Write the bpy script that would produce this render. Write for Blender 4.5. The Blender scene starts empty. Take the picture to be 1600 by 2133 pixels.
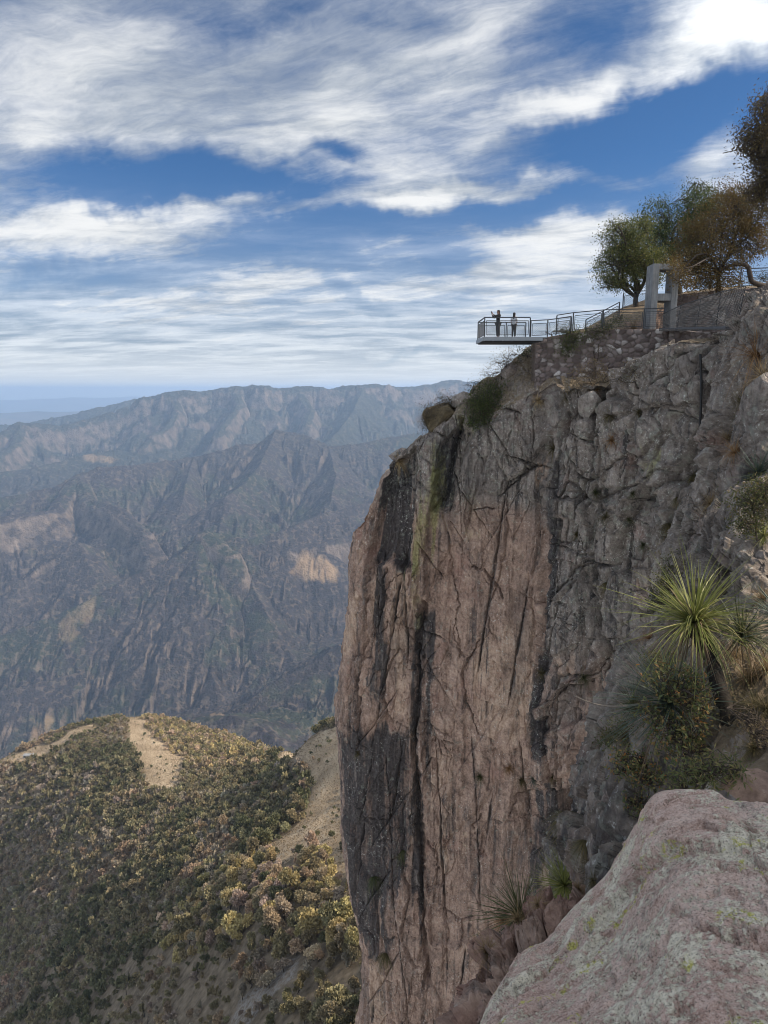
import bpy, bmesh, math, random
import numpy as np
from mathutils import Vector, Matrix

random.seed(7)
rng = np.random.default_rng(11)
SC = bpy.context.scene
COL = SC.collection
F_PX, CU, CV = 1422.0, 800.0, 1066.5
PITCH = math.radians(10.03)
CP, SP = math.cos(PITCH), math.sin(PITCH)

# ---------------------------------------------------------------- camera
cam_d = bpy.data.cameras.new('camera')
cam = bpy.data.objects.new('camera', cam_d)
COL.objects.link(cam)
cam.location = (0, 0, 0)
cam.rotation_euler = (math.pi / 2 - PITCH, 0, 0)
cam_d.sensor_fit = 'VERTICAL'
cam_d.sensor_height = 36.0
cam_d.lens = 36.0 * F_PX / 2133.0
cam_d.clip_start = 0.05
cam_d.clip_end = 150000
SC.camera = cam

SUN_AZ, SUN_EL = math.radians(95), math.radians(39)
SUN_DIR = Vector((math.sin(SUN_AZ) * math.cos(SUN_EL), math.cos(SUN_AZ) * math.cos(SUN_EL), math.sin(SUN_EL)))
sl = bpy.data.lights.new('sun', 'SUN')
sl.energy = 4.5
sl.angle = math.radians(0.6)
sl.color = (1.0, 0.86, 0.68)
sun = bpy.data.objects.new('sun', sl)
COL.objects.link(sun)
sun.rotation_euler = (-SUN_DIR).to_track_quat('-Z', 'Y').to_euler()
sun.location = (60, 20, 80)

SC.view_settings.view_transform = 'Standard'
SC.view_settings.look = 'None'
SC.view_settings.exposure = 0.38
SC.view_settings.gamma = 1.0
SC.render.engine = 'CYCLES'
SC.cycles.max_bounces = 6
SC.cycles.diffuse_bounces = 3
SC.cycles.glossy_bounces = 2
SC.cycles.transmission_bounces = 2
SC.cycles.transparent_max_bounces = 6
SC.cycles.volume_bounces = 0
SC.cycles.use_denoising = True
SC.cycles.pixel_filter_type = 'BLACKMAN_HARRIS'
SC.cycles.filter_width = 1.0
SC.cycles.use_adaptive_sampling = True
SC.cycles.adaptive_threshold = 0.012


def pdir(u, v):
    a = (u - CU) / F_PX
    b = -(v - CV) / F_PX
    return a, CP + b * SP, -SP + b * CP


def P(u, v, Y):
    """world point seen at photo pixel (u, v), at ground distance Y in front of the camera"""
    dx, dy, dz = pdir(u, v)
    k = Y / dy
    return np.array((dx * k, Y, dz * k))


# ---------------------------------------------------------------- node helper
class NT:
    def __init__(self, tree):
        self.t = tree
        tree.nodes.clear()

    def n(self, kind, **kw):
        nd = self.t.nodes.new(kind)
        for k, v in kw.items():
            setattr(nd, k, v)
        return nd

    def set(self, sock, val):
        if hasattr(val, 'is_output') or isinstance(val, bpy.types.NodeSocket):
            self.t.links.new(val, sock)
        elif val is not None:
            if isinstance(val, tuple) and sock.type == 'RGBA' and len(val) == 3:
                val = (*val, 1)
            sock.default_value = val

    def math(self, op, a, b=None, c=None, clamp=False):
        nd = self.n('ShaderNodeMath', operation=op, use_clamp=clamp)
        self.set(nd.inputs[0], a)
        if b is not None: self.set(nd.inputs[1], b)
        if c is not None: self.set(nd.inputs[2], c)
        return nd.outputs[0]

    def vmath(self, op, a, b=None, out=0):
        nd = self.n('ShaderNodeVectorMath', operation=op)
        self.set(nd.inputs[0], a)
        if b is not None: self.set(nd.inputs[3 if op == 'SCALE' else 1], b)
        return nd.outputs[out]

    def map(self, v, loc=(0, 0, 0), rot=(0, 0, 0), scale=(1, 1, 1), kind='POINT'):
        nd = self.n('ShaderNodeMapping', vector_type=kind)
        self.set(nd.inputs['Vector'], v)
        nd.inputs['Rotation'].default_value = rot
        nd.inputs['Scale'].default_value = scale
        if kind in ('POINT', 'TEXTURE'):
            nd.inputs['Location'].default_value = loc
        return nd.outputs[0]

    def noise(self, v, scale, detail=5, rough=.55, dist=0.0, color=False, typ=None):
        nd = self.n('ShaderNodeTexNoise')
        if typ: nd.noise_type = typ
        self.set(nd.inputs['Vector'], v)
        nd.inputs['Scale'].default_value = scale
        nd.inputs['Detail'].default_value = detail
        nd.inputs['Roughness'].default_value = rough
        nd.inputs['Distortion'].default_value = dist
        return nd.outputs[1 if color else 0]

    def voro(self, v, scale, feature='F1', out=0, rand=1.0):
        nd = self.n('ShaderNodeTexVoronoi', feature=feature)
        self.set(nd.inputs['Vector'], v)
        nd.inputs['Scale'].default_value = scale
        nd.inputs['Randomness'].default_value = rand
        return nd.outputs[out]

    def rng(self, v, a, b, c=0.0, d=1.0, smooth=True):
        nd = self.n('ShaderNodeMapRange', interpolation_type='SMOOTHSTEP' if smooth else 'LINEAR')
        self.set(nd.inputs[0], v)
        for i, x in enumerate((a, b, c, d)):
            nd.inputs[i + 1].default_value = x
        return nd.outputs[0]

    def mix(self, f, a, b, blend='MIX'):
        nd = self.n('ShaderNodeMix', data_type='RGBA', blend_type=blend)
        self.set(nd.inputs[0], f)
        self.set(nd.inputs[6], a)
        self.set(nd.inputs[7], b)
        return nd.outputs[2]

    def ramp(self, f, stops):
        nd = self.n('ShaderNodeValToRGB')
        self.set(nd.inputs[0], f)
        el = nd.color_ramp.elements
        while len(el) < len(stops): el.new(.5)
        for e, (p, c) in zip(el, stops):
            e.position = p
            e.color = (*c, 1)
        return nd.outputs[0]

    def attr(self, name, out=2):
        nd = self.n('ShaderNodeAttribute')
        nd.attribute_name = name
        return nd.outputs[out]

    def sep(self, v):
        nd = self.n('ShaderNodeSeparateXYZ')
        self.set(nd.inputs[0], v)
        return nd.outputs

    def comb(self, x, y, z):
        nd = self.n('ShaderNodeCombineXYZ')
        self.set(nd.inputs[0], x); self.set(nd.inputs[1], y); self.set(nd.inputs[2], z)
        return nd.outputs[0]

    def bump(self, h, dist, strength=1.0, normal=None):
        nd = self.n('ShaderNodeBump')
        self.set(nd.inputs['Height'], h)
        nd.inputs['Distance'].default_value = dist
        nd.inputs['Strength'].default_value = strength
        if normal is not None: self.set(nd.inputs['Normal'], normal)
        return nd.outputs[0]

    def surf(self, color, rough=.9, normal=None, metal=0.0, spec=.3, trans=None):
        b = self.n('ShaderNodeBsdfPrincipled')
        self.set(b.inputs['Base Color'], color)
        self.set(b.inputs['Roughness'], rough)
        self.set(b.inputs['Metallic'], metal)
        b.inputs['Specular IOR Level'].default_value = spec
        if normal is not None: self.set(b.inputs['Normal'], normal)
        o = self.n('ShaderNodeOutputMaterial')
        out = b.outputs[0]
        if trans is not None:
            tr = self.n('ShaderNodeBsdfTranslucent')
            self.set(tr.inputs[0], color)
            ms = self.n('ShaderNodeMixShader')
            ms.inputs[0].default_value = trans
            self.t.links.new(out, ms.inputs[1]); self.t.links.new(tr.outputs[0], ms.inputs[2])
            out = ms.outputs[0]
        self.t.links.new(out, o.inputs['Surface'])


def material(name):
    m = bpy.data.materials.new(name)
    m.use_nodes = True
    return m, NT(m.node_tree)


# ---------------------------------------------------------------- sky: Nishita plus a cirrus deck
world = bpy.data.worlds.new('World')
SC.world = world
world.use_nodes = True


def build_world():
    t = NT(world.node_tree)
    tc = t.n('ShaderNodeTexCoord')
    d = t.vmath('NORMALIZE', tc.outputs['Generated'])
    x, y, z = t.sep(d)
    sky = t.n('ShaderNodeTexSky', sky_type='NISHITA')
    sky.sun_disc = False
    sky.sun_elevation = SUN_EL
    sky.sun_rotation = SUN_AZ
    sky.altitude = 2300
    sky.air_density = 1.0
    sky.dust_density = 0.6
    sky.ozone_density = 2.2
    hs = t.n('ShaderNodeHueSaturation')
    hs.inputs['Saturation'].default_value = 1.04
    hs.inputs['Value'].default_value = SKY_VAL
    t.set(hs.inputs['Color'], sky.outputs[0])
    blue = t.mix(1.0, hs.outputs[0], (.52, .88, 1.16), 'MULTIPLY')
    # the cloud sheet, about level overhead: directions projected on to it
    zz = t.math('MAXIMUM', z, 0.0)
    zp = t.math('ADD', zz, 0.10)
    q = t.comb(t.math('DIVIDE', x, zp), t.math('DIVIDE', y, zp), 0.0)
    ya = t.math('MAXIMUM', t.math('ABSOLUTE', y), 0.05)
    g = t.comb(t.math('DIVIDE', x, ya), t.math('DIVIDE', z, ya), 0.0)      # bearing / height of the sheet's big openings
    w1 = t.noise(q, 1.3, 4, .6, color=True)
    wv = t.vmath('SCALE', t.vmath('SUBTRACT', w1, (.5, .5, .5)), 0.30)
    qw = t.vmath('ADD', q, wv)
    # streaks drawn out along the wind
    s1 = t.noise(t.map(qw, rot=(0, 0, math.radians(-38)), scale=(1.7, .42, 1), kind='TEXTURE'), 1.0, 9, .62, .15)
    s2 = t.noise(t.map(qw, rot=(0, 0, math.radians(-14)), scale=(1.25, .40, 1), loc=(7, 3, 0), kind='TEXTURE'), 1.0, 9, .64, .15)
    puff = t.noise(t.map(qw, loc=(3, 8, 0)), 3.2, 10, .70, .3)
    fibre = t.noise(t.map(qw, rot=(0, 0, math.radians(-30)), scale=(.42, .10, 1), loc=(2, 4, 0), kind='TEXTURE'), 1.0, 8, .7, .25)
    ns = t.math('ADD', t.math('MULTIPLY', s1, .30), t.math('ADD', t.math('MULTIPLY', s2, .20), t.math('ADD', t.math('MULTIPLY', puff, .26), t.math('MULTIPLY', fibre, .24))))
    cov = t.math('ADD', t.math('MULTIPLY', t.math('SUBTRACT', ns, .5), 4.6), BASE_COV)
    gw = t.vmath('ADD', g, t.vmath('SCALE', t.vmath('SUBTRACT', t.noise(g, 5.0, 5, .6, color=True), (.5, .5, .5)), 0.16))
    for (u, v, ru, rv, rot, amp) in CLOUD_BLOBS:
        dx, dy, dz = pdir(u, v)
        m = t.map(gw, loc=(dx / dy, dz / dy, 0), rot=(0, 0, math.radians(rot)), scale=(ru / F_PX, rv / F_PX, 1), kind='TEXTURE')
        ln = t.vmath('LENGTH', m, out=1)
        cov = t.math('ADD', cov, t.rng(ln, 0.0, 1.45, amp * (.95 if amp < 0 else .9), 0.0))
    alpha = t.math('MULTIPLY', t.rng(cov, -0.22, 1.60), .98)
    # thin veil towards the horizon
    veil = t.rng(z, 0.0, 0.30, .95, 0.0)
    alpha = t.math('MAXIMUM', alpha, t.math('MULTIPLY', veil, t.rng(cov, -.9, .5, .72, 1.0)))
    thick = t.noise(t.map(qw, rot=(0, 0, math.radians(-20)), scale=(.7, 1.9, 1), loc=(1, 5, 0)), 1.7, 6, .6)
    body = t.rng(t.math('ADD', t.math('MULTIPLY', thick, 1.0), t.math('MULTIPLY', cov, .16)), .36, .82)
    cc = t.ramp(body, [(0, (.30, .345, .41)), (.5, (.52, .555, .595)), (1, (.86, .865, .86))])
    # sheet is brighter around the sun and overhead
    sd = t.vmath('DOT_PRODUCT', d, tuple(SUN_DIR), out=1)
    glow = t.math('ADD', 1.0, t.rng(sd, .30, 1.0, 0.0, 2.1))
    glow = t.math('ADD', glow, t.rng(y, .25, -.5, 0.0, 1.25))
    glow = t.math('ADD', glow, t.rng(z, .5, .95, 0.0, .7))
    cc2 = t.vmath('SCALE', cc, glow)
    horiz = t.rng(z, 0.0, 0.075, .9, 0.0)
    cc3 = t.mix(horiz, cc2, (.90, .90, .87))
    bg1 = t.n('ShaderNodeBackground')
    t.set(bg1.inputs[0], blue)
    bg1.inputs[1].default_value = 0.11
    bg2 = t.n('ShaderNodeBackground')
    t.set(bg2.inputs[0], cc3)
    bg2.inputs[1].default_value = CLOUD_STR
    ms = t.n('ShaderNodeMixShader')
    t.set(ms.inputs[0], alpha)
    t.t.links.new(bg1.outputs[0], ms.inputs[1])
    t.t.links.new(bg2.outputs[0], ms.inputs[2])
    o = t.n('ShaderNodeOutputWorld')
    t.t.links.new(ms.outputs[0], o.inputs['Surface'])
    world.cycles.sampling_method = 'MANUAL'
    world.cycles.sample_map_resolution = 512


SKY_VAL, BASE_COV, CLOUD_STR = 0.62, 0.66, 0.86
CLOUD_BLOBS = [
    # openings
    (390, 392, 330, 62, -2, -1.5), (690, 478, 190, 48, 4, -1.1), (590, 535, 140, 34, 0, -.8),
    (1340, 265, 330, 85, 17, -1.5), (1110, 440, 260, 40, 8, -1.1), (1480, 170, 170, 60, 15, -.9),
    (200, 580, 170, 30, 0, -.9), (30, 572, 80, 16, 0, -.8), (830, 738, 140, 12, 0, -.8),
    (930, 540, 110, 40, 0, -.7), (700, 296, 60, 26, 0, -.8), (1290, 30, 120, 100, 40, -.8),
    (560, 30, 240, 50, 0, -.5), (740, 620, 90, 20, -25, -.8), (1120, 90, 120, 60, 40, -.4), (40, 632, 90, 16, -10, -.6),
    (1590, 560, 60, 30, 0, -1.0), (1400, 400, 90, 60, 30, -.5),
    # bodies
    (1520, 70, 190, 95, -12, 1.1), (260, 190, 420, 150, 8, .45), (820, 130, 330, 70, 30, .5),
    (1190, 200, 230, 38, 14, .9), (480, 445, 420, 30, 6, .9), (1010, 400, 300, 28, 6, .8),
    (1150, 540, 220, 70, 10, .8), (520, 610, 560, 40, 3, .5), (560, 690, 700, 60, 0, .35), (820, 330, 160, 60, -30, .45),
    (150, 500, 240, 40, 0, .6), (1500, 330, 90, 60, 30, .5),
]
build_world()


# ---------------------------------------------------------------- numpy noise
def _hash(ix, iy, iz, seed):
    h = (ix.astype(np.int64) * 374761393 + iy.astype(np.int64) * 668265263 + iz.astype(np.int64) * 2147483647 + seed * 1274126177) & 0xffffffff
    h = ((h ^ (h >> 13)) * 1274126177) & 0xffffffff
    h = ((h ^ (h >> 16)) * 2246822519) & 0xffffffff
    return (h ^ (h >> 15)) & 0xffffffff


def vnoise(x, y, z=None, seed=0):
    """smooth value noise, -1..1"""
    if z is None: z = np.zeros_like(x)
    xi, yi, zi = np.floor(x), np.floor(y), np.floor(z)
    fx, fy, fz = x - xi, y - yi, z - zi
    fx = fx * fx * fx * (fx * (fx * 6 - 15) + 10)
    fy = fy * fy * fy * (fy * (fy * 6 - 15) + 10)
    fz = fz * fz * fz * (fz * (fz * 6 - 15) + 10)
    flat = not np.any(z)
    r = 0.0
    for dz in ((0,) if flat else (0, 1)):
        wz = 1.0 if flat else (fz if dz else 1 - fz)
        for dy in (0, 1):
            wy = fy if dy else 1 - fy
            for dx in (0, 1):
                wx = fx if dx else 1 - fx
                r = r + wx * wy * wz * (_hash(xi + dx, yi + dy, zi + dz, seed) / 2147483647.5 - 1.0)
    return r


def fbm(x, y, z=None, octs=5, gain=.5, lac=2.03, seed=0, ridged=False):
    a, s, tot = 1.0, 0.0, 0.0
    for i in range(octs):
        k = lac ** i
        n = vnoise(x * k + i * 17.3, y * k - i * 9.1, None if z is None else z * k + i * 4.7, seed + i)
        if ridged: n = 1 - 2 * np.abs(n)
        s = s + a * n
        tot += a
        a *= gain
    return s / tot


def worley2(x, y, seed=0, jit=.9):
    """F1, F2, per-cell random (three of them) and offset to the nearest cell centre"""
    xi, yi = np.floor(x), np.floor(y)
    f1 = np.full(x.shape, 9.0); f2 = np.full(x.shape, 9.0)
    ci = np.zeros(x.shape); cj = np.zeros(x.shape); ox = np.zeros(x.shape); oy = np.zeros(x.shape)
    for dy in (-1, 0, 1):
        for dx in (-1, 0, 1):
            cx, cy = xi + dx, yi + dy
            px = cx + .5 + jit * (_hash(cx, cy, cx * 0 + 1, seed) / 4294967295. - .5)
            py = cy + .5 + jit * (_hash(cx, cy, cx * 0 + 2, seed) / 4294967295. - .5)
            ax, ay = x - px, y - py
            dd = np.sqrt(ax * ax + ay * ay)
            near = dd < f1
            f2 = np.where(near, f1, np.minimum(f2, dd))
            f1 = np.where(near, dd, f1)
            ci = np.where(near, cx, ci); cj = np.where(near, cy, cj)
            ox = np.where(near, ax, ox); oy = np.where(near, ay, oy)
    r = [_hash(ci, cj, ci * 0 + 5 + k, seed) / 4294967295. for k in range(3)]
    return f1, f2, r, ox, oy


def facets(x, y, seed, tilt=1.0, off=1.0):
    """broken-rock relief: each cell is a tilted flat plate"""
    f1, f2, r, ox, oy = worley2(x, y, seed)
    return off * (r[0] - .5) + tilt * ((r[1] - .5) * ox + (r[2] - .5) * oy), f2 - f1, r[0]


def sst(x, a, b):
    t = np.clip((x - a) / (b - a), 0, 1)
    return t * t * (3 - 2 * t)


# ---------------------------------------------------------------- object helpers
def link(name, me, mat=None, parent=None):
    o = bpy.data.objects.new(name, me)
    COL.objects.link(o)
    if mat is not None and me is not None:
        for m in (mat if isinstance(mat, (list, tuple)) else [mat]):
            me.materials.append(m)
    if parent is not None: o.parent = parent
    return o


def tag(o, label, cat, group=None):
    o['label'] = label
    o['category'] = cat
    if group: o['group'] = group
    return o


def structure(o):
    o['kind'] = 'structure'
    return o


def empty(name, loc, label, cat, group=None, rz=0.0):
    o = bpy.data.objects.new(name, None)
    COL.objects.link(o)
    o.empty_display_size = .3
    o.location = loc
    o.rotation_euler = (0, 0, rz)
    return tag(o, label, cat, group)


def np_mesh(name, V, Fq, smooth=True, attrs=None, nside=4):
    me = bpy.data.meshes.new(name)
    V = np.asarray(V, dtype=np.float32); Fq = np.asarray(Fq, dtype=np.int32)
    nf = len(Fq)
    me.vertices.add(len(V)); me.vertices.foreach_set('co', V.ravel())
    me.loops.add(nf * nside); me.loops.foreach_set('vertex_index', Fq.ravel())
    me.polygons.add(nf)
    me.polygons.foreach_set('loop_start', np.arange(0, nf * nside, nside, dtype=np.int32))
    me.polygons.foreach_set('use_smooth', np.full(nf, smooth, dtype=bool))
    for k, a in (attrs or {}).items():
        a = np.asarray(a, dtype=np.float32)
        if a.ndim == 1:
            at = me.attributes.new(k, 'FLOAT', 'POINT'); at.data.foreach_set('value', a)
        else:
            at = me.attributes.new(k, 'FLOAT_COLOR', 'POINT'); at.data.foreach_set('color', np.c_[a, np.ones(len(a))].astype(np.float32).ravel())
    me.update(calc_edges=True)
    me.validate(verbose=False)
    return me


def grid_faces(nr, nc, flip=False):
    i = np.arange(nr * nc).reshape(nr, nc)
    f = np.stack([i[:-1, :-1], i[:-1, 1:], i[1:, 1:], i[1:, :-1]], -1).reshape(-1, 4)
    return f[:, ::-1] if flip else f
QUAL = 1.0
# ---------------------------------------------------------------- far mountains (hills)
def ridge(pts, steep, prof=None, lam=330., amp=55., tail=0):
    pts = [(u, v, Y * (1.22 - .22 * min(1, max(0, (Y - 2700) / 1600)))) for u, v, Y in pts]
    return dict(p=np.array([P(*q) for q in pts]), steep=steep, prof=prof, lam=lam, amp=amp)


RIDGES = [
    # mesa skyline
    ridge([(-260, 935, 7400), (-90, 915, 7700), (0, 902, 8000), (47, 880, 8300), (85, 884, 8400), (123, 887, 8500), (157, 881, 8600), (200, 867, 8800),
           (266, 848, 9000), (304, 826, 9100), (332, 821, 9200), (361, 816, 9100), (394, 811, 9200), (420, 813, 9300), (451, 810, 9400), (484, 804, 9300), (512, 808, 9400),
           (546, 804, 9300), (580, 808, 9500), (617, 806, 9500), (650, 807, 9600), (689, 810, 9600), (725, 805, 9600), (760, 802, 9600), (800, 804, 9700), (830, 808, 9800),
           (862, 806, 9900), (880, 804, 10000), (910, 799, 10200), (940, 792, 10400), (955, 797, 10400), (975, 798, 10400), (1060, 800, 10500), (1200, 790, 10500), (1500, 800, 10400), (1900, 800, 10000)],
          .52, 'mesa', 700, 130),
    # pale slope behind it, and the ranges beyond
    ridge([(-200, 900, 11500), (60, 882, 11000), (95, 874, 11000), (190, 855, 11200), (240, 842, 11400), (285, 831, 11500), (400, 826, 12000)], .4, None, 500, 60),
    # headlands stepping down from the mesa
    ridge([(361, 816, 9100), (372, 850, 8700), (345, 893, 8300), (318, 905, 8000), (296, 930, 7800)], .62, 'cliff', 300, 60),
    ridge([(484, 804, 9300), (500, 840, 8800), (470, 880, 8300), (455, 905, 7900)], .62, 'cliff', 350, 80),
    ridge([(617, 806, 9500), (650, 850, 8900), (640, 880, 8400)], .6, 'cliff', 350, 80),
    ridge([(760, 802, 9600), (740, 850, 8800), (710, 893, 8200), (690, 915, 7700)], .6, None, 350, 70),
    ridge([(47, 880, 8300), (30, 930, 7600), (-20, 960, 7000)], .6, 'cliff', 350, 70),
    ridge([(-200, 985, 6500), (0, 985, 6700), (80, 975, 6900), (150, 955, 7300), (230, 938, 7700), (300, 940, 7800)], .33, None, 300, 30),
    # long middle ridge with its summit
    ridge([(-160, 1075, 4900), (0, 1040, 5000), (60, 1025, 5100), (119, 1012, 5200), (161, 988, 5400), (204, 974, 5500), (260, 970, 5600), (332, 964, 5800), (400, 953, 6000), (460, 942, 6000), (499, 930, 6100),
           (546, 921, 6200), (560, 908, 6200), (575, 898, 6200), (600, 902, 6200), (636, 907, 6200), (660, 920, 6200), (684, 931, 6200), (720, 928, 6200), (760, 926, 6300), (850, 905, 6500), (1000, 890, 6800), (1400, 880, 7000)],
          .60, 'rib', 260, 70),
    ridge([(161, 988, 5400), (185, 1040, 4900), (250, 1062, 4600), (300, 1105, 4400), (322, 1150, 4150)], .62, 'cliff', 240, 45),
    ridge([(161, 988, 5400), (120, 1060, 4700), (40, 1070, 4500), (-60, 1090, 4300)], .6, 'cliff', 240, 50),
    ridge([(575, 898, 6200), (545, 965, 5600), (505, 1010, 5200), (470, 1035, 4900)], .6, 'rib', 240, 50),
    ridge([(684, 931, 6200), (700, 990, 5500), (690, 1040, 5000)], .6, 'rib', 240, 50),
    ridge([(404, 953, 6000), (390, 1000, 5500), (380, 1050, 5000)], .6, 'rib', 240, 50),
    # saddle and central spur
    ridge([(1000, 960, 5400), (860, 1010, 5000), (760, 1048, 4800), (665, 1074, 4500), (600, 1105, 4250), (527, 1126, 4000), (470, 1116, 3950), (427, 1108, 3850), (380, 1154, 3600),
           (285, 1200, 3400), (190, 1245, 3200), (100, 1288, 3020), (0, 1325, 2900), (-160, 1370, 2800)], .62, 'rib', 190, 45),
    ridge([(427, 1108, 3850), (455, 1130, 3700), (482, 1152, 3600), (490, 1180, 3450)], .8, 'cliff', 150, 30),
    ridge([(720, 1120, 4300), (690, 1128, 4150), (655, 1135, 4000), (612, 1142, 3900)], .66, 'cliff', 200, 30),
    ridge([(655, 1135, 4000), (590, 1180, 3700), (522, 1216, 3450), (404, 1306, 3050), (309, 1349, 2850), (200, 1392, 2700), (60, 1430, 2580), (-120, 1465, 2500)], .60, 'rib', 170, 40),
    ridge([(522, 1216, 3450), (560, 1290, 3000), (600, 1350, 2800), (620, 1400, 2600)], .62, 'rib', 150, 32),
    ridge([(404, 1306, 3050), (430, 1370, 2750), (450, 1430, 2550)], .62, 'rib', 150, 32),
    ridge([(285, 1200, 3400), (330, 1260, 3150)], .62, 'rib', 150, 30),
    ridge([(161, 1130, 4100), (190, 1180, 3800), (170, 1215, 3650), (110, 1240, 3500)], .55, 'rib', 160, 35),
    # dark spur on the right, low hump, river banks
    ridge([(1300, 1100, 2700), (900, 1262, 2400), (760, 1316, 2320), (665, 1373, 2250), (570, 1425, 2190), (499, 1477, 2120)], .64, None, 260, 14),
    ridge([(330, 1515, 1750), (380, 1506, 1760), (430, 1497, 1760), (480, 1496, 1740), (530, 1512, 1720), (566, 1538, 1680)], .42, None, 120, 8),
]


def hills_height(x, y):
    best = np.full(x.shape, -1e9); bs = np.zeros(x.shape); bd = np.full(x.shape, 1e9)
    bl = np.full(x.shape, 300.); ba = np.full(x.shape, 40.); bp = np.zeros(x.shape, dtype=int)
    wx = x + 120 * fbm(x / 800, y / 800, octs=5, seed=21)
    wy = y + 120 * fbm(x / 800, y / 800, octs=5, seed=31)
    soft = np.zeros(x.shape)
    for ri, R in enumerate(RIDGES):
        p = R['p']; s0 = ri * 977.0
        code = {'mesa': 1, 'cliff': 2, 'rib': 3, None: 0}[R['prof']]
        for k in range(len(p) - 1):
            a, b = p[k], p[k + 1]
            dx, dy = b[0] - a[0], b[1] - a[1]
            L = math.hypot(dx, dy) + 1e-6
            # full warp away from the crest only, so that the skyline keeps its place
            t = np.clip(((x - a[0]) * dx + (y - a[1]) * dy) / (L * L), 0, 1)
            d0 = np.hypot(x - a[0] - t * dx, y - a[1] - t * dy)
            w = np.clip(d0 / 500, 0, 1)
            X = x + (wx - x) * w; Yy = y + (wy - y) * w
            t = np.clip(((X - a[0]) * dx + (Yy - a[1]) * dy) / (L * L), 0, 1)
            d = np.hypot(X - a[0] - t * dx, Yy - a[1] - t * dy)
            z = a[2] + t * (b[2] - a[2])
            if code == 1:
                drop = .20 * np.minimum(d, 160) + 1.7 * np.clip(d - 160, 0, 130) + .38 * np.clip(d - 290, 0, 260) + 1.9 * np.clip(d - 550, 0, 80) + R['steep'] * np.clip(d - 630, 0, None)
            elif code == 2:
                drop = .30 * np.minimum(d, 60) + 2.0 * np.clip(d - 60, 0, 75) + R['steep'] * np.clip(d - 135, 0, None)
            else:
                drop = R['steep'] * d
            h = z - drop
            m = h > best
            best = np.where(m, h, best)
            bs = np.where(m, s0 + t * L, bs); bd = np.where(m, d, bd)
            bl = np.where(m, R['lam'], bl); ba = np.where(m, R['amp'], ba); bp = np.where(m, code, bp)
            s0 += L
    band = np.where(bp == 1, np.maximum(sst(bd, 140, 175) * (1 - sst(bd, 275, 320)), sst(bd, 530, 560) * (1 - sst(bd, 620, 650))), np.where(bp == 2, sst(bd, 45, 65) * (1 - sst(bd, 125, 165)), 0.0))
    # gullies running straight down from the crest
    s = bs + 60 * fbm(x / 260, y / 260, octs=3, seed=5) * np.clip(bd / 250, 0, 1)
    g1 = np.abs(vnoise(s / bl, bd / 1400, seed=40)) * 2
    g2 = np.abs(vnoise(s / (bl * .42), bd / 700, seed=41)) * 2
    g3 = np.abs(vnoise(s / (bl * .17), bd / 300, seed=42)) * 2
    env = np.clip(bd / 260, 0, 1)
    cut = .40 * ba * env * (1.15 * np.clip(1 - g1, 0, 1) ** 1.6 + .55 * np.clip(1 - g2, 0, 1) ** 1.5 + .2 * np.clip(1 - g3, 0, 1))
    rg = fbm(x / 900, y / 900, octs=7, gain=.52, seed=60, ridged=True)
    fn = fbm(x / 120, y / 120, octs=4, seed=70)
    h = best - cut + (rg * 70 + fn * 6) * np.clip(bd / 400, .08, 1)
    # small roughness on the skyline
    h = h + 22 * fbm(x / 430, y / 430, octs=3, seed=78) + 20 * fbm(x / 150, y / 150, octs=4, gain=.6, seed=77, ridged=True) * np.clip(np.hypot(x, y) / 8000, .3, 1.2)
    far = np.hypot(x, y)
    riv = np.array([P(900, 1450, 2900), P(700, 1475, 2800), P(612, 1490, 2700), P(592, 1512, 2600), P(583, 1535, 2480), P(560, 1560, 2350), P(420, 1620, 2100)])
    dr = np.full(x.shape, 1e9)
    for k in range(len(riv) - 1):
        a, b = riv[k], riv[k + 1]
        dx, dy = b[0] - a[0], b[1] - a[1]
        t = np.clip(((x - a[0]) * dx + (y - a[1]) * dy) / (dx * dx + dy * dy), 0, 1)
        dr = np.minimum(dr, np.hypot(x - a[0] - t * dx, y - a[1] - t * dy))
    floor = -1375 + .05 * np.clip(far - 2700, -800, 9000) + .12 * np.minimum(dr, 500) * 0 + 14 * fbm(x / 300, y / 300, octs=3, seed=90)
    k = 40.0
    floor = floor - np.clip(.32 * (-350 - x), 0, 520)
    h = np.maximum(h, floor) + k * np.exp(-np.abs(h - floor) / k) * .5
    river = np.exp(-(dr / 15) ** 2) * (h < floor + 90)
    patch = np.zeros(x.shape)  # tan fields, with sunlit patches of the slopes painted into their colour
    wob = fbm(x / 110, y / 110, octs=6, gain=.6, seed=101)
    for (u, v, Y, r1, r2, k_) in [(195, 951, 7400, 260, 110, .6), (658, 1139, 4000, 150, 90, .8), (140, 1245, 3500, 60, 110, .30), (175, 1215, 3600, 40, 120, .35), (350, 960, 7600, 150, 100, .3),
                              (60, 1300, 2950, 40, 120, .5), (60, 1345, 2800, 40, 110, .45), (440, 1440, 2450, 60, 50, .35)]:
        c = P(u, v, Y)
        e = ((x - c[0]) / r1) ** 2 + ((y - c[1]) / r2) ** 2
        patch = np.maximum(patch, k_ * sst(1.0 - e + 1.3 * wob, .1, .9))
    return h, river, patch, band, bd


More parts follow.
